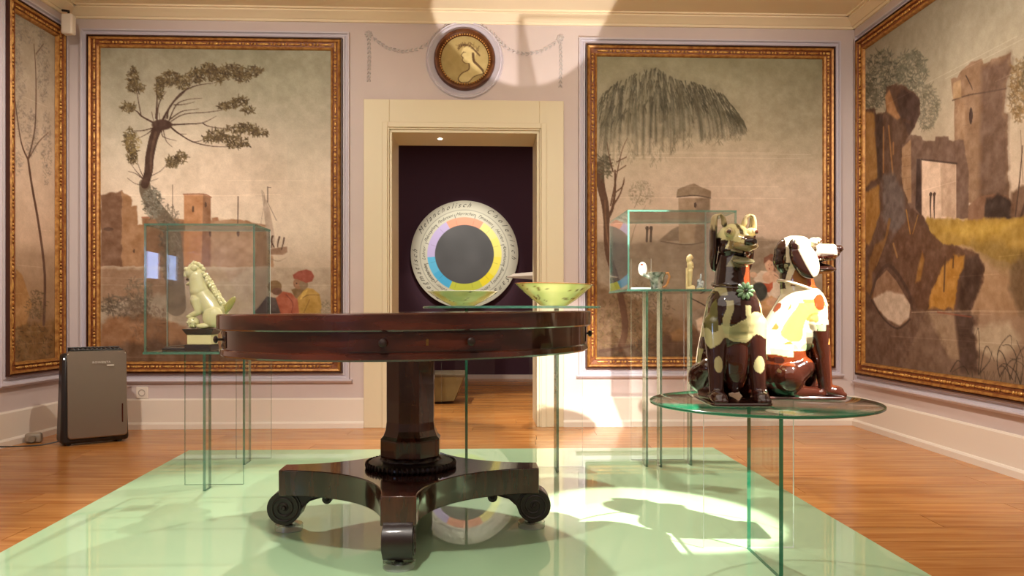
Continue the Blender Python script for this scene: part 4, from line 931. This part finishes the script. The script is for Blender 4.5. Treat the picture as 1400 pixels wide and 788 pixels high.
# ------------------------------------------------------------------ glass furniture
def pane(name, parent, p0, p1, z0, z1, t=.008, em='edge'):
    """upright sheet from p0 to p1"""
    d = Vector((p1[0]-p0[0], p1[1]-p0[1])); Ln = d.length; a = math.atan2(d.y, d.x)
    bm = bmesh.new(); box(bm, 0, Ln, -t/2, t/2, 0, z1-z0); bm.normal_update(); bm.faces.ensure_lookup_table()
    for f in bm.faces: f.material_index = 0 if abs(f.normal.y) > .5 else 1
    o = obj(name, bm, [M['glass'], M[em]], parent); o.location = (p0[0], p0[1], z0); o.rotation_euler = (0, 0, a); return o
def sheet(name, parent, x0, x1, y0, y1, z0, z1, em='edge'):
    bm = bmesh.new(); box(bm, x0, x1, y0, y1, z0, z1); bm.normal_update()
    for f in bm.faces: f.material_index = 0 if abs(f.normal.z) > .5 else 1
    return obj(name, bm, [M['glass'], M[em]], parent)
def rotp(p, a): return (p[0]*math.cos(a)-p[1]*math.sin(a), p[0]*math.sin(a)+p[1]*math.cos(a))
AW = WB.th-.0  # the stands follow the room
def case(label, x, y, z, w_, d, h, th):
    e = thing('display_case', label, 'display case', (x, y, z), th)
    t = .008
    sheet('base_pane', e, -.004, w_+.004, -.004, d+.004, 0, .010); sheet('top_pane', e, 0, w_, 0, d, h-t, h)
    pane('front_pane', e, (t, t/2), (w_-t, t/2), .010, h-t); pane('back_pane', e, (0, d-t/2), (w_, d-t/2), .010, h-t, em='edge_white')
    pane('side_pane', e, (t/2, 0), (t/2, d-t), .010, h-t); pane('side_pane', e, (w_-t/2, 0), (w_-t/2, d-t), .010, h-t)
    return e
def stand(label, panels, z1, cat='stand', group=None, top=None):
    e = thing('glass_stand', label, cat, (panels[0][0][0], panels[0][0][1], PLAT), 0, group); ox, oy = panels[0][0]
    for i, (a, b) in enumerate(panels): pane('glass_panel', e, (a[0]-ox, a[1]-oy), (b[0]-ox, b[1]-oy), .0005, z1-PLAT, t=.012, em='edge_dark')
    return e
# left case and its stands
zb = .664
case('clear glass display case holding the pale lion figure, left of the table', -1.537, 3.30, zb, .458, .245, .548, AW)
stand('clear glass panel stand under the lion display case', [((-1.306, 3.353), (-1.308, 3.42)), ((-1.44, 3.478), (-1.185, 3.487))], zb-.001)
e = stand('clear glass panel stand behind the left edge of the table', [((-1.331, 3.923), (-1.334, 4.02)), ((-1.43, 4.096), (-1.25, 4.103))], .62)
o = sheet('top_plate', e, -.09, .09, -.01, .2, .5405, .5505)
# right case
zr = .935
case('clear glass display case of small antiquities, behind the front dog', .527, 3.60, zr, .503, .50, .372, AW)
stand('tall clear glass panel stand under the antiquities display case', [((.661, 3.87), (.658, 3.95)), ((.728, 3.86), (.726, 3.93)), ((.612, 4.058), (.885, 4.066)), ((.885, 3.905), (.883, 3.96))], zr-.001)
# round shelf with bowls
e = thing('glass_shelf', 'round clear glass shelf behind the table carrying two green bowls', 'shelf', (0, 3.72, PLAT))
bm = lathe(bmesh.new(), [(.415, .777), (.417, .779), (.417, .785), (.415, .787)], 96); bm.normal_update()
for f in bm.faces: f.material_index = 0 if abs(f.normal.z) > .9 else 1
obj('round_plate', bm, [M['glass'], M['edge']], e, smooth=True)
for sx in (-1, 1):
    x = sx*.216
    pane('glass_panel', e, (x, .02), (x-.005, .145), .0005, .7765, .012, 'edge_dark'); pane('glass_panel', e, (x-.13, .152), (x+.13, .162), .0005, .7765, .010, 'edge_white')
# round stand of the dogs
GC = (.766, 2.41)
e = thing('round_glass_table', 'round green-edged glass table on crossed glass panels carrying the two dogs', 'table', (*GC, PLAT))
bm = lathe(bmesh.new(), [(.338, .483), (.341, .485), (.341, .490), (.338, .492)], 128); bm.normal_update()
for f in bm.faces: f.material_index = 0 if abs(f.normal.z) > .9 else 1
obj('round_plate', bm, [M['glass'], M['edge_rim']], e, smooth=True)
pane('glass_panel', e, (.004, -.15), (-.003, .134), .0005, .4825, .012, 'edge_rim'); pane('glass_panel', e, (-.147, .142), (.146, .150), .0005, .4825, .010, 'edge_white')

# ------------------------------------------------------------------ bowls
def glaze_bowl(name, label, x, y, r, h, seed, rimc, tilt=(0, 0)):
    e = thing(name, label, 'bowl', (x, y, PLAT+.7888)); e.rotation_euler = (tilt[0], tilt[1], 0)
    prof = [(r*.30, 0), (r*.33, 0), (r*.36, .004), (r*.55, h*.28), (r*.78, h*.62), (r*.96, h*.93), (r, h*.985), (r*.995, h), (r*.975, h*.992), (r*.94, h*.93), (r*.76, h*.66), (r*.52, h*.34), (r*.3, h*.12), (r*.02, h*.09)]
    bm = lathe(bmesh.new(), prof, 72, cap=False); bm.faces.new([v for v in bm.verts][:72][::-1])
    bmesh.ops.subdivide_edges(bm, edges=[q for q in bm.edges if abs(q.verts[0].co.z-q.verts[1].co.z) > .008], cuts=5)
    bm.normal_update(); me = bpy.data.meshes.new('body'); bm.to_mesh(me); bm.free()
    def f(P):
        C = np.tile(np.array([190., 192, 116]), (len(P), 1)); n = vnoise(P, 22, seed)[:, None]; C += (n-.5)*56*np.array([1, .7, .9])
        Q = P*np.array([1, 1, .25]); k = (vnoise(Q, 90, seed+1) > .80) & (vnoise(P, 18, seed+2) > .5); C[k] = (110, 92, 46)
        C[P[:, 2] > h*.955] = rimc; return C
    paint_mesh(me, f); mobj('body', me, vcol_mat('bowl_glaze', .18, coat=.5), e, smooth=True, sharp=50); return e
glaze_bowl('ceramic_bowl', 'yellow-green glazed bowl with brown rim at the right end of the glass shelf', .194, 3.66, .183, .102, 3, (140, 92, 46), (0, math.radians(1.0)))
glaze_bowl('ceramic_bowl', 'flatter pale green bowl with white rim in front of the colour wheel', -.228, 3.68, .165, .068, 9, (226, 222, 196))
# ------------------------------------------------------------------ lion figure
M['ivory'] = mat('ivory_glaze', (202, 194, 146), .12, coat=.8, var=.06, vscale=20)
M['darkw'] = mat('ebonised_wood', (42, 30, 24), .3)
PX, PY = -1.345, 3.425
e = thing('figure_pedestal', 'small black and cream block pedestal under the lion figure', 'pedestal', (PX, PY, zb+.0105))
obj('plinth', B((-.056, .056, -.05, .05, 0, .027)), M['darkw'], e, bevel=.003)
obj('block', B((-.047, .055, -.042, .042, .027, .070)), mat('cream_block', (214, 200, 148), .35), e, bevel=.002)
bm = bmesh.new(); hexa(bm, [(-.050, -.045, .070), (.058, -.045, .070), (.058, .045, .070), (-.050, .045, .070), (-.066, -.055, .094), (.070, -.055, .094), (.070, .055, .094), (-.066, .055, .094)])
obj('top_slab', bm, M['darkw'], e, bevel=.002)
lion = thing('lion_figure', 'ivory-glazed seated guardian lion with a paw on a ball, inside the left glass case', 'figurine', (PX+.022, PY, zb+.105), PI)
bm = bmesh.new()
ell(bm, (.058, 0, .243), (.036, .034, .034)); ell(bm, (.078, 0, .240), (.020, .024, .014)); ell(bm, (.092, 0, .243), (.008, .013, .008)); ell(bm, (.070, 0, .198), (.022, .020, .008), (0, .45, 0)); ell(bm, (.052, 0, .222), (.024, .028, .028))
for s_ in (-1, 1):
    ell(bm, (.082, s_*.018, .258), (.010, .009, .009)); ell(bm, (.045, s_*.030, .262), (.014, .006, .014), (0, -.3, 0)); ell(bm, (.040, s_*.028, .215), (.018, .010, .020)); ell(bm, (.086, s_*.019, .232), (.008, .006, .010))
for i, (x, z) in enumerate([(.070, .270), (.060, .279), (.050, .283), (.036, .279), (.024, .270), (.014, .256)]): ell(bm, (x, 0, z), (.010, .014, .010))
ell(bm, (.058, 0, .288), (.005, .005, .008)); ell(bm, (.062, 0, .192), (.010, .014, .016))
cap(bm, (.040, 0, .225), .036, (.030, 0, .165), .043); cap(bm, (.026, 0, .155), .040, (-.035, 0, .075), .048); ell(bm, (.035, 0, .125), (.036, .042, .045))
for s_ in (-1, 1):
    ell(bm, (-.040, s_*.034, .050), (.046, .026, .046)); ell(bm, (.002, s_*.040, .012), (.030, .016, .012))
cap(bm, (.030, -.034, .120), .020, (.012, -.036, .020), .013); ell(bm, (.020, -.036, .011), (.024, .016, .011))
cap(bm, (.035, .034, .120), .020, (.022, .038, .072), .014); cap(bm, (.022, .038, .072), .014, (.052, .034, .058), .012); ell(bm, (.060, .034, .052), (.016, .014, .009))
for i in range(9): t = i/8; ell(bm, (.002-.084*t, 0, .232-.125*t-.012*math.sin(t*PI)), (.008, .008, .013), (0, .5, 0))
for i in range(3):
    ell(bm, (.046+.008*i, .020-.016*i, .013), (.006, .006, .006))
me = fuse(bm, .0019, 1); mobj('body', me, M['ivory'], lion)
bm = bmesh.new(); ell(bm, (.046, .032, .027), (.026, .026, .026), seg=24, ring=16)
for k in range(6): 
    a = k*PI/3; ell(bm, (.046+.018*math.cos(a), .052, .027+.018*math.sin(a)), (.006, .004, .003), (0, -a, 0), 8, 6)
ell(bm, (.046, .057, .027), (.006, .003, .006)); obj('ball', bm, M['ivory'], lion, smooth=True, sharp=0)
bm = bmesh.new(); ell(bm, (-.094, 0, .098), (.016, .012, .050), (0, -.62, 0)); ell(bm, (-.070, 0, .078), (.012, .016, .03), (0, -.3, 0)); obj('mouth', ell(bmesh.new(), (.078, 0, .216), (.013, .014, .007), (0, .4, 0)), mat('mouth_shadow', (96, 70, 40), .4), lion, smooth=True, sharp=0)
obj('tail', bm, mat('olive_glaze', (150, 142, 74), .15, coat=.7), lion, smooth=True, sharp=0)
bm = bmesh.new(); r_ = random.Random(4)
for i in range(26):
    t = i/25; s_ = (-1) ** i; x, z = .004-.082*t, .240-.135*t; ell(bm, (x+.006, s_*(.014+.014*r_.random()), z), (.008, .008, .009), seg=8, ring=6)
obj('mane_curls', bm, M['ivory'], lion, smooth=True, sharp=0, kind='stuff')
e = thing('dark_tray', 'low dark tray-like slab lying left of the lion pedestal in the glass case', 'tray', (-1.452, 3.42, zb+.0105), .05)
obj('slab', B((-.05, .045, -.035, .035, 0, .012)), M['darkw'], e, bevel=.002)
obj('rod', tube(bmesh.new(), [(-.045, -.01, .015), (.0, .0, .019), (.043, .008, .024)], [.003, .0025, .002], 8), mat('bronze_rod', (70, 52, 34), .35, metal=.5), e)

# ------------------------------------------------------------------ antiquities in the right case
zs = zr+.0105
def C3(u, Y): return (u-700)/F*Y
e = thing('oval_plaque', 'small white oval plaque mounted in an upright clear acrylic block', 'plaque', (C3(876.5, 3.72), 3.72, zs))
pane('acrylic_block', e, (-.047, 0), (.047, .0), .010, .146, .012, 'edge_white'); sheet('block_foot', e, -.048, .048, -.018, .018, 0, .010, 'edge_white')
obj('plaque', lathe(bmesh.new(), [(.0001, -.010), (.018, -.009), (.021, -.007)], 32, axis='y', cap=False), mat('white_enamel', (226, 220, 208), .3, c2=(206, 196, 184), vscale=90), e, smooth=True)
e.children[-1].scale = (1, 1, 1.55); e.children[-1].location = (.006, 0, .098)
o = obj('brown_mark', ell(bmesh.new(), (.001, -.0105, .118), (.007, .002, .005)), mat('brown_mark', (150, 74, 40), .5), e)
M['pot'] = mat('green_silver_painted_highlights', (66, 92, 76), .12, metal=.6, coat=.5, c2=(214, 214, 204), vscale=45)  # pale blotches are white highlights painted into the green-silver colour
e = thing('spouted_jug', 'dark green glossy little jug with spout and orange handle beside the oval plaque', 'jug', (C3(898, 3.68), 3.68, zs))
obj('body', lathe(bmesh.new(), [(.020, 0), (.028, .002), (.026, .010), (.030, .03), (.036, .055), (.041, .072), (.042, .079), (.039, .080), (.034, .06), (.004, .02)], 40, cap=False), M['pot'], e, smooth=True)
obj('spout', tube(bmesh.new(), [(-.034, 0, .058), (-.050, 0, .064), (-.066, 0, .068)], [.012, .008, .008], 12), M['pot'], e, smooth=True)
obj('handle', tube(bmesh.new(), [(.036, 0, .074), (.052, 0, .076), (.058, 0, .060), (.052, 0, .035), (.044, 0, .018), (.028, 0, .010)], [.006, .006, .006, .006, .005, .005], 10), mat('orange_glaze', (196, 132, 76), .2), e, smooth=True)
M['faience'] = mat('cream_faience', (228, 202, 148), .35, var=.08, vscale=40)
e = thing('standing_figurine', 'slender cream standing figurine, taller one in the right glass case', 'figurine', (C3(943.5, 3.68), 3.68, zs))
bm = bmesh.new()
ell(bm, (0, 0, .150), (.0125, .012, .0145)); ell(bm, (.010, 0, .147), (.006, .005, .005)); ell(bm, (-.006, 0, .14), (.012, .013, .02)); cap(bm, (0, 0, .138), .006, (-.001, 0, .125), .010, 4); cap(bm, (0, 0, .118), .015, (0, 0, .088), .012); ell(bm, (.008, 0, .102), (.010, .014, .007)); ell(bm, (.014, .006, .108), (.005, .005, .012))
for s_ in (-1, 1): cap(bm, (0, s_*.005, .085), .011, (-.002, s_*.005, .02), .0075)
ell(bm, (.006, 0, .012), (.017, .012, .009)); box(bm, -.017, .02, -.014, .014, 0, .010)
mobj('body', fuse(bm, .0016, 2), M['faience'], e)
obj('back_pillar', B((-.019, -.011, -.007, .007, .009, .10)), M['faience'], e, bevel=.002)
e = thing('small_figurine', 'tiny white glazed crouching figurine right of the standing figurine', 'figurine', (C3(957.5, 3.66), 3.66, zs))
bm = bmesh.new(); ell(bm, (0, 0, .018), (.017, .014, .018)); ell(bm, (-.006, 0, .034), (.010, .010, .014)); ell(bm, (.010, .003, .030), (.008, .008, .011)); cap(bm, (.001, 0, .040), .006, (.004, 0, .072), .003); ell(bm, (.003, 0, .064), (.005, .005, .007)); ell(bm, (-.01, 0, .006), (.010, .012, .006))
mobj('body', fuse(bm, .0014, 1), mat('white_glaze', (216, 218, 214), .1, coat=.8, c2=(120, 128, 132), vscale=120), e)
obj('base', lathe(bmesh.new(), [(.019, 0), (.019, .005), (.017, .007)], 24), M['ivory'], e)

# ------------------------------------------------------------------ the two ceramic dogs
def hxf(yaw, pitch, O):
    Mx = Matrix.Translation(O) @ Matrix.Rotation(yaw, 4, 'Z') @ Matrix.Rotation(-pitch, 4, 'Y')
    return Mx
DARK = np.array([34., 16, 12]); CREAM = np.array([178., 168, 120]); RUST = np.array([112., 48, 20]); OLIVE = np.array([104., 98, 52]); REDB = np.array([58., 23, 13]); WHITE = np.array([214., 202, 174])
def blend(C, k, c_): C[k] = c_
def dog(name, label, loc, rz, yaw, pitch, hs, zh, fn, curled, hy=0):
    e = thing(name, label, 'dog figure', loc, rz); G = vcol_mat('dog_glaze', .10, coat=1, bump=.25, bscale=45)
    bm = bmesh.new()
    nx = -.002
    cap(bm, (.022, 0, .285), .078, (-.062, 0, .125), .088, 9); ell(bm, (.044, 0, .262), (.060, .082, .095)); ell(bm, (.03, 0, .315), (.052, .070, .050)); ell(bm, (.03, 0, .21), (.062, .084, .07))
    cap(bm, (.012, 0, .33), .056, (nx, hy, zh-.03), .045, 8); ell(bm, (.046, 0, .15), (.040, .045, .12))
    for s_ in (-1, 1):
        cap(bm, (.048, s_*.056, .235), .038, (.066, s_*.060, .13), .026); cap(bm, (.066, s_*.060, .13), .026, (.076, s_*.062, .03), .0205)
        ell(bm, (.098, s_*.062, .024), (.034, .025, .020))
        for t in (-.013, 0, .013): cap(bm, (.105, s_*.062+t, .020), .011, (.128, s_*.062+t, .014), .009, 4)
        ell(bm, (-.045, s_*.060, .098), (.070, .032, .092)); cap(bm, (-.04, s_*.070, .07), .05, (.008, s_*.066, .10), .032, 5)
        cap(bm, (-.02, s_*.072, .022), .022, (.040, s_*.066, .020), .018, 6); 
        for t in (-.01, .004): ell(bm, (.058, s_*.064+t, .018), (.016, .009, .012))
    ell(bm, (-.105, 0, .06), (.04, .07, .05)); cap(bm, (-.125, .02, .02), .014, (-.11, -.06, .022), .011, 5)
    H = hxf(yaw, pitch, (nx, hy, zh)); bh = bmesh.new()
    ell(bh, (0, 0, 0), (.054, .047, .048)); ell(bh, (-.012, 0, -.02), (.045, .044, .045)); ell(bh, (.03, 0, .012), (.028, .036, .026))
    cap(bh, (.04, 0, -.004), .029, (.100, 0, .000), .022, 7); ell(bh, (.086, 0, -.006), (.036, .034, .015)); ell(bh, (.120, 0, .008), (.011, .018, .011))
    cap(bh, (.02, 0, -.040), .022, (.092, 0, -.047), .0125, 7); ell(bh, (.078, 0, -.048), (.034, .030, .010))
    for s_ in (-1, 1):
        ell(bh, (.018, s_*.020, -.022), (.032, .026, .028)); ell(bh, (.045, s_*.030, .026), (.015, .015, .013))
    for v in bh.verts: v.co *= hs
    bh.transform(H); tmp = bpy.data.meshes.new('t'); bh.to_mesh(tmp); bh.free(); bm.from_mesh(tmp); bpy.data.meshes.remove(tmp)
    me = fuse(bm, .0028, 5)
    Hi = np.array(H.inverted())
    def f(P):
        Q = np.c_[P, np.ones(len(P))] @ Hi.T; return fn(P, Q[:, :3]/hs)
    paint_mesh(me, f); mobj('body', me, G, e)
    obj('base', prismz(bmesh.new(), rr(-.136, .136, -.089, .089, .02), 0, .010), mat('dog_base', (52, 26, 20), .15, coat=.8), e, bevel=.003, smooth=True)
    def T(p): return H @ (Vector(p)*hs)
    for s_ in (-1, 1):
        bm = bmesh.new()
        if curled:
            path = [(-.002, s_*.030, .038), (-.004, s_*.034, .060), (-.006, s_*.046, .072), (-.008, s_*.056, .066), (-.008, s_*.060, .045), (-.010, s_*.059, .015), (-.010, s_*.056, -.025), (-.008, s_*.056, -.062), (-.004, s_*.05, -.085)]
            n = len(path); ring_ = []
            wd = [.008, .010, .012, .014, .018, .022, .024, .018, .006]
            for i, p in enumerate(path):
                q = [bm.verts.new((p[0]-wd[i], p[1]-s_*.004, p[2])), bm.verts.new((p[0]-wd[i]*.5, p[1]+s_*.003, p[2])), bm.verts.new((p[0]+wd[i]*.5, p[1]+s_*.003, p[2])), bm.verts.new((p[0]+wd[i], p[1]-s_*.004, p[2])), bm.verts.new((p[0], p[1]-s_*.008, p[2]))]
                ring_.append(q)
            for a, b in zip(ring_, ring_[1:]):
                for k in range(5): bm.faces.new((a[k], a[(k+1) % 5], b[(k+1) % 5], b[k]))
            bm.faces.new(ring_[0][::-1]); bm.faces.new(ring_[-1]); bmesh.ops.recalc_face_normals(bm, faces=bm.faces)
            bmesh.ops.subdivide_edges(bm, edges=bm.edges[:], cuts=2, use_grid_fill=True, smooth=.6)
        else:
            ell(bm, (.014, s_*.050, -.022), (.034, .012, .056), (s_*.10, -.42, 0), 28, 20); ell(bm, (.004, s_*.046, .016), (.030, .012, .026), (0, 0, 0), 20, 12)
        for v in bm.verts: v.co = T(v.co)
        if curled: mm = mat('ear_glaze', (58, 30, 20), .12, coat=1, c2=(70, 46, 30), vscale=30)
        bm.normal_update(); me = bpy.data.meshes.new('ear'); bm.to_mesh(me); bm.free()
        if curled: paint_mesh(me, lambda P: np.where(((np.c_[P, np.ones(len(P))] @ Hi.T)[:, 2]/hs > .035)[:, None] & (vnoise(P, 30, 4) > .3)[:, None], np.array([176., 156, 112]), DARK))
        else:
            def ef(P, s_=s_):
                q = (np.c_[P, np.ones(len(P))] @ Hi.T)[:, :3]/hs; k = q[:, 0]+q[:, 2]*.45+(vnoise(P, 26, 5)-.5)*.016 > .000
                return np.where(k[:, None], WHITE, DARK)
            paint_mesh(me, ef)
        mobj('ear', me, G, e, smooth=True, sharp=0)
        bm = bmesh.new(); ell(bm, T((.0535, s_*.0345, .0285)), (.0098*hs,)*3, seg=16, ring=10); ey = obj('eye', bm, mat('eye_white', (206, 184, 140), .1, coat=1), e, smooth=True, sharp=0)
        bm = bmesh.new(); ell(bm, T((.0595, s_*.0375, .0285)), (.0060*hs,)*3, seg=14, ring=8); obj('pupil', bm, mat('eye_brown', (74, 30, 14), .08, coat=1), ey, smooth=True, sharp=0)
    bm = bmesh.new()
    for s_ in (-1, 1): ell(bm, T((.128, s_*.007, .006)), (.003, .003, .003), seg=8, ring=6)
    obj('nostrils', bm, mat('nostril', (18, 10, 8), .3), e)
    # open mouth: dark gap with a pale row of teeth
    bm = bmesh.new()
    for i in range(9):
        for s_ in (-1, 1): ell(bm, T((.052+i*.0060, s_*(.024-.0012*i), -.0215)), (.003, .0025, .0035), seg=6, ring=5)
    obj('teeth', bm, mat('teeth', (170, 150, 110), .2), e, kind='stuff')
    return e, T
def f1(P, Q):
    x, y, z = P.T; n = vnoise(P, 16, 1)-.5; n2 = vnoise(P, 34, 2)-.5; C = np.tile(DARK, (len(P), 1))
    C[z < .21] = DARK*.5+REDB*.5
    zz = z+n*.06+n2*.045; ay = np.abs(y)
    blend(C, (zz > .19) & (zz < .248) & (x > -.05), CREAM); blend(C, (zz > .20) & (zz < .245) & (x > .02) & (ay < .028), OLIVE+44)
    blend(C, (np.abs(y+.028+n*.03+n2*.02) < .011+n2*.01) & (z > .23) & (z < .305) & (x > .03), CREAM*.92); blend(C, (np.abs(y-.034-n*.03) < .009+n2*.012) & (z > .23) & (z < .29) & (x > .03), CREAM*.92)
    blend(C, (zz > .235) & (zz < .345) & (y < -.060) & (n2 > -.16), OLIVE*.9); blend(C, (zz > .235) & (zz < .335) & (y > .066) & (n > -.12), CREAM)
    blend(C, (z > .32) & (z < .35) & (ay > .03) & (n2 > .02), CREAM*.8)
    for s_ in (-1, 1): blend(C, (((y-s_*.060)/.014)**2+((z-.118)/.026)**2+n2 < 1) & (x > .06), CREAM*.95)
    blend(C, (x < -.01) & (ay > .06) & (z > .115) & (z < .16), OLIVE+40)
    blend(C, (x < .05) & (z < .1) & (y > .03) & (x > -.06), REDB*1.2)
    blend(C, (y > .016+n*.02+(.45-z)*.1) & (z > .35) & (z < .44) & (x > -.02), RUST)
    qx, qy, qz = Q.T; h = (z > .452+n*.01) | ((qx > .050) & (qz > -.066))
    blend(C, h, CREAM*1.2); blend(C, h & (qz < .008) & (qy < -.028+n*.03) & (qx < .04) & (qz > -.030), DARK); blend(C, h & (qx < -.018), DARK)
    blend(C, h & (np.abs(qy) < .005) & (qz > .01), OLIVE*.6); blend(C, h & (qx > .045) & (qz < .004), np.array([146., 122, 76])); blend(C, h & (qx > .098) & (qz > .012), np.array([60., 36, 24])); blend(C, h & (qx > .116) & (qz > -.002), DARK)
    blend(C, h & (qx > .030) & (qz < -.020) & (qz > -.036), DARK*.5); blend(C, h & (qz < -.036) & (qx > .03), CREAM*.72)
    blend(C, h & (qx > .02) & (qx < .05) & (qz > .004) & (np.abs(qy) > .02), CREAM*1.22); return C
def f2(P, Q):
    x, y, z = P.T; n = vnoise(P, 13, 11)-.5; n2 = vnoise(P, 30, 12)-.5; C = np.tile(WHITE, (len(P), 1))
    low = REDB*.85; edge = .155+n*.035+np.where(x > .03, .06, 0)-np.where(x < -.03, .02, 0)
    k = z < edge; C[k] = low; blend(C, k & (z > edge-.03) & (n2 > -.1), RUST*.85); blend(C, (x > .04+n*.02) & (z < .235+n*.04), low*1.0); blend(C, (x > .084+n*.01) & (z < .29) & (z > .04), RUST*.72)
    blend(C, (z > edge) & (z < edge+.022) & (n2 > 0), np.array([150., 176, 130])); blend(C, (z > .17) & (z < .31) & (n > .10) & (n2 > -.1) & (x < .05), np.array([128., 66, 44])); blend(C, (z > .17) & (z < .31) & (n < -.10) & (n2 > .12), np.array([186., 120, 60])); blend(C, (z > .18) & (z < .30) & (n < -.24), np.array([206., 170, 86]))
    blend(C, (z < .05) & (x < .0) & (n2 > .05), np.array([40., 70, 50]))
    blend(C, ((x-.052)/.022)**2+((z-.30)/.024)**2+n2*1.5 < 1, RUST*1.1)
    nk = (z > .345) & (z < .43); blend(C, nk & (n > .02), np.array([176., 158, 120])); blend(C, nk & (x < -.025+n*.03), DARK); blend(C, nk & (x > .0+n*.06) & (z > .352), np.array([132., 84, 34])); blend(C, nk & (x > .03+n*.02), RUST*1.25)
    qx, qy, qz = Q.T; h = (z > .425) | ((qx > .050) & (qz > -.066)); blend(C, h, WHITE); blend(C, h & (qx < -.03+n*.02), DARK); blend(C, h & (qz < -.016) & (qx > .02), DARK); blend(C, h & (qx > .045) & (qz < .006) & (n2 > -.05) & (qz > -.02), np.array([150., 128, 120])); blend(C, h & (qx > .05) & (qz < -.012) & (qz > -.022), np.array([110., 40, 28]))
    blend(C, h & (qx > .108), DARK); return C
TZ = PLAT+.4925
d1, T1 = dog('ceramic_dog', 'dark brown and cream glazed seated dog facing forward with a green rosette, the front one', (.661, 2.392, TZ), -PI/2, math.radians(6), math.radians(-10), 1.10, .488, f1, True, .010)
d2, T2 = dog('ceramic_dog', 'brightly lit white and chestnut glazed seated dog in profile facing right', (.902, 2.522, TZ), math.radians(-2), math.radians(-3), math.radians(1), 1.16, .460, f2, False)
# rosette and collars
bm = bmesh.new(); O_ = Vector((.094, .018, .333))
for k in range(10):
    a = 2*PI*k/10; ell(bm, (O_.x+.001, O_.y+.016*math.cos(a), O_.z+.016*math.sin(a)), (.006, .0115, .0065), (a, 0, 0), 10, 7)
o = obj('rosette', bm, mat('green_rosette', (108, 138, 98), .2, coat=.8), d1, smooth=True, sharp=0)
obj('rosette_button', ell(bmesh.new(), O_+Vector((.007, 0, 0)), (.005, .006, .006)), mat('rosette_dark', (40, 40, 28), .2), o, smooth=True, sharp=0)
def collar(parent, c_, rx, ry, tilt, m, rad=.005):
    pts = [(c_[0]+rx*math.cos(a), ry*math.sin(a), c_[2]+tilt*math.cos(a)) for a in [2*PI*i/40 for i in range(41)]]
    return obj('collar', tube(bmesh.new(), pts, rad, 8, cap=False), m, parent, smooth=True, sharp=0)
collar(d1, (.012, 0, .352), .058, .056, -.010, mat('collar_dark', (40, 24, 18), .15, coat=.8))
collar(d2, (.012, 0, .350), .062, .058, -.022, mat('collar_pale', (206, 186, 160), .2, coat=.8))
bm = bmesh.new(); pts = [(.082+.0*i, .007*math.cos(i*PI/6), .302+.007*math.sin(i*PI/6)) for i in range(13)]
tube(bm, pts, .002, 6); tube(bm, [(.066, 0, .33), (.078, 0, .318), (.083, 0, .309)], .0025, 6); obj('collar_ring', bm, mat('ring_grey', (120, 100, 90), .2, metal=.5), d2, smooth=True, sharp=0)

# ------------------------------------------------------------------ window of the room, behind the viewer's left
M['sky_pane'] = mat('daylight_pane', (170, 200, 255), .4, emit=22)
y0, y1 = -2.12, -1.40
wn = obj('window_1', B((y0, y1, -.03, 0, .62, .68), (y0, y1, -.03, 0, 1.98, 2.04), (y0, y0+.06, -.03, 0, .68, 1.98), (y1-.06, y1, -.03, 0, .68, 1.98)), M['white'], kind='structure'); WL.put(wn)
obj('window_pane', B((y0+.06, y1-.06, -.012, -.004, .68, 1.98)), M['sky_pane'], wn)
obj('added_blind', B((y0+.01, y1-.01, -.05, -.035, 1.42, 2.02)), mat('added_blind_cloth', (206, 196, 180), .8), wn)  # unseen cover, added to end the pane's reflection at the top
obj('added_shutter', B((y0+.01, y1-.01, -.05, -.035, .64, 1.16)), M['white'], wn)  # unseen panel, added to hide the lower part of the pane's reflection
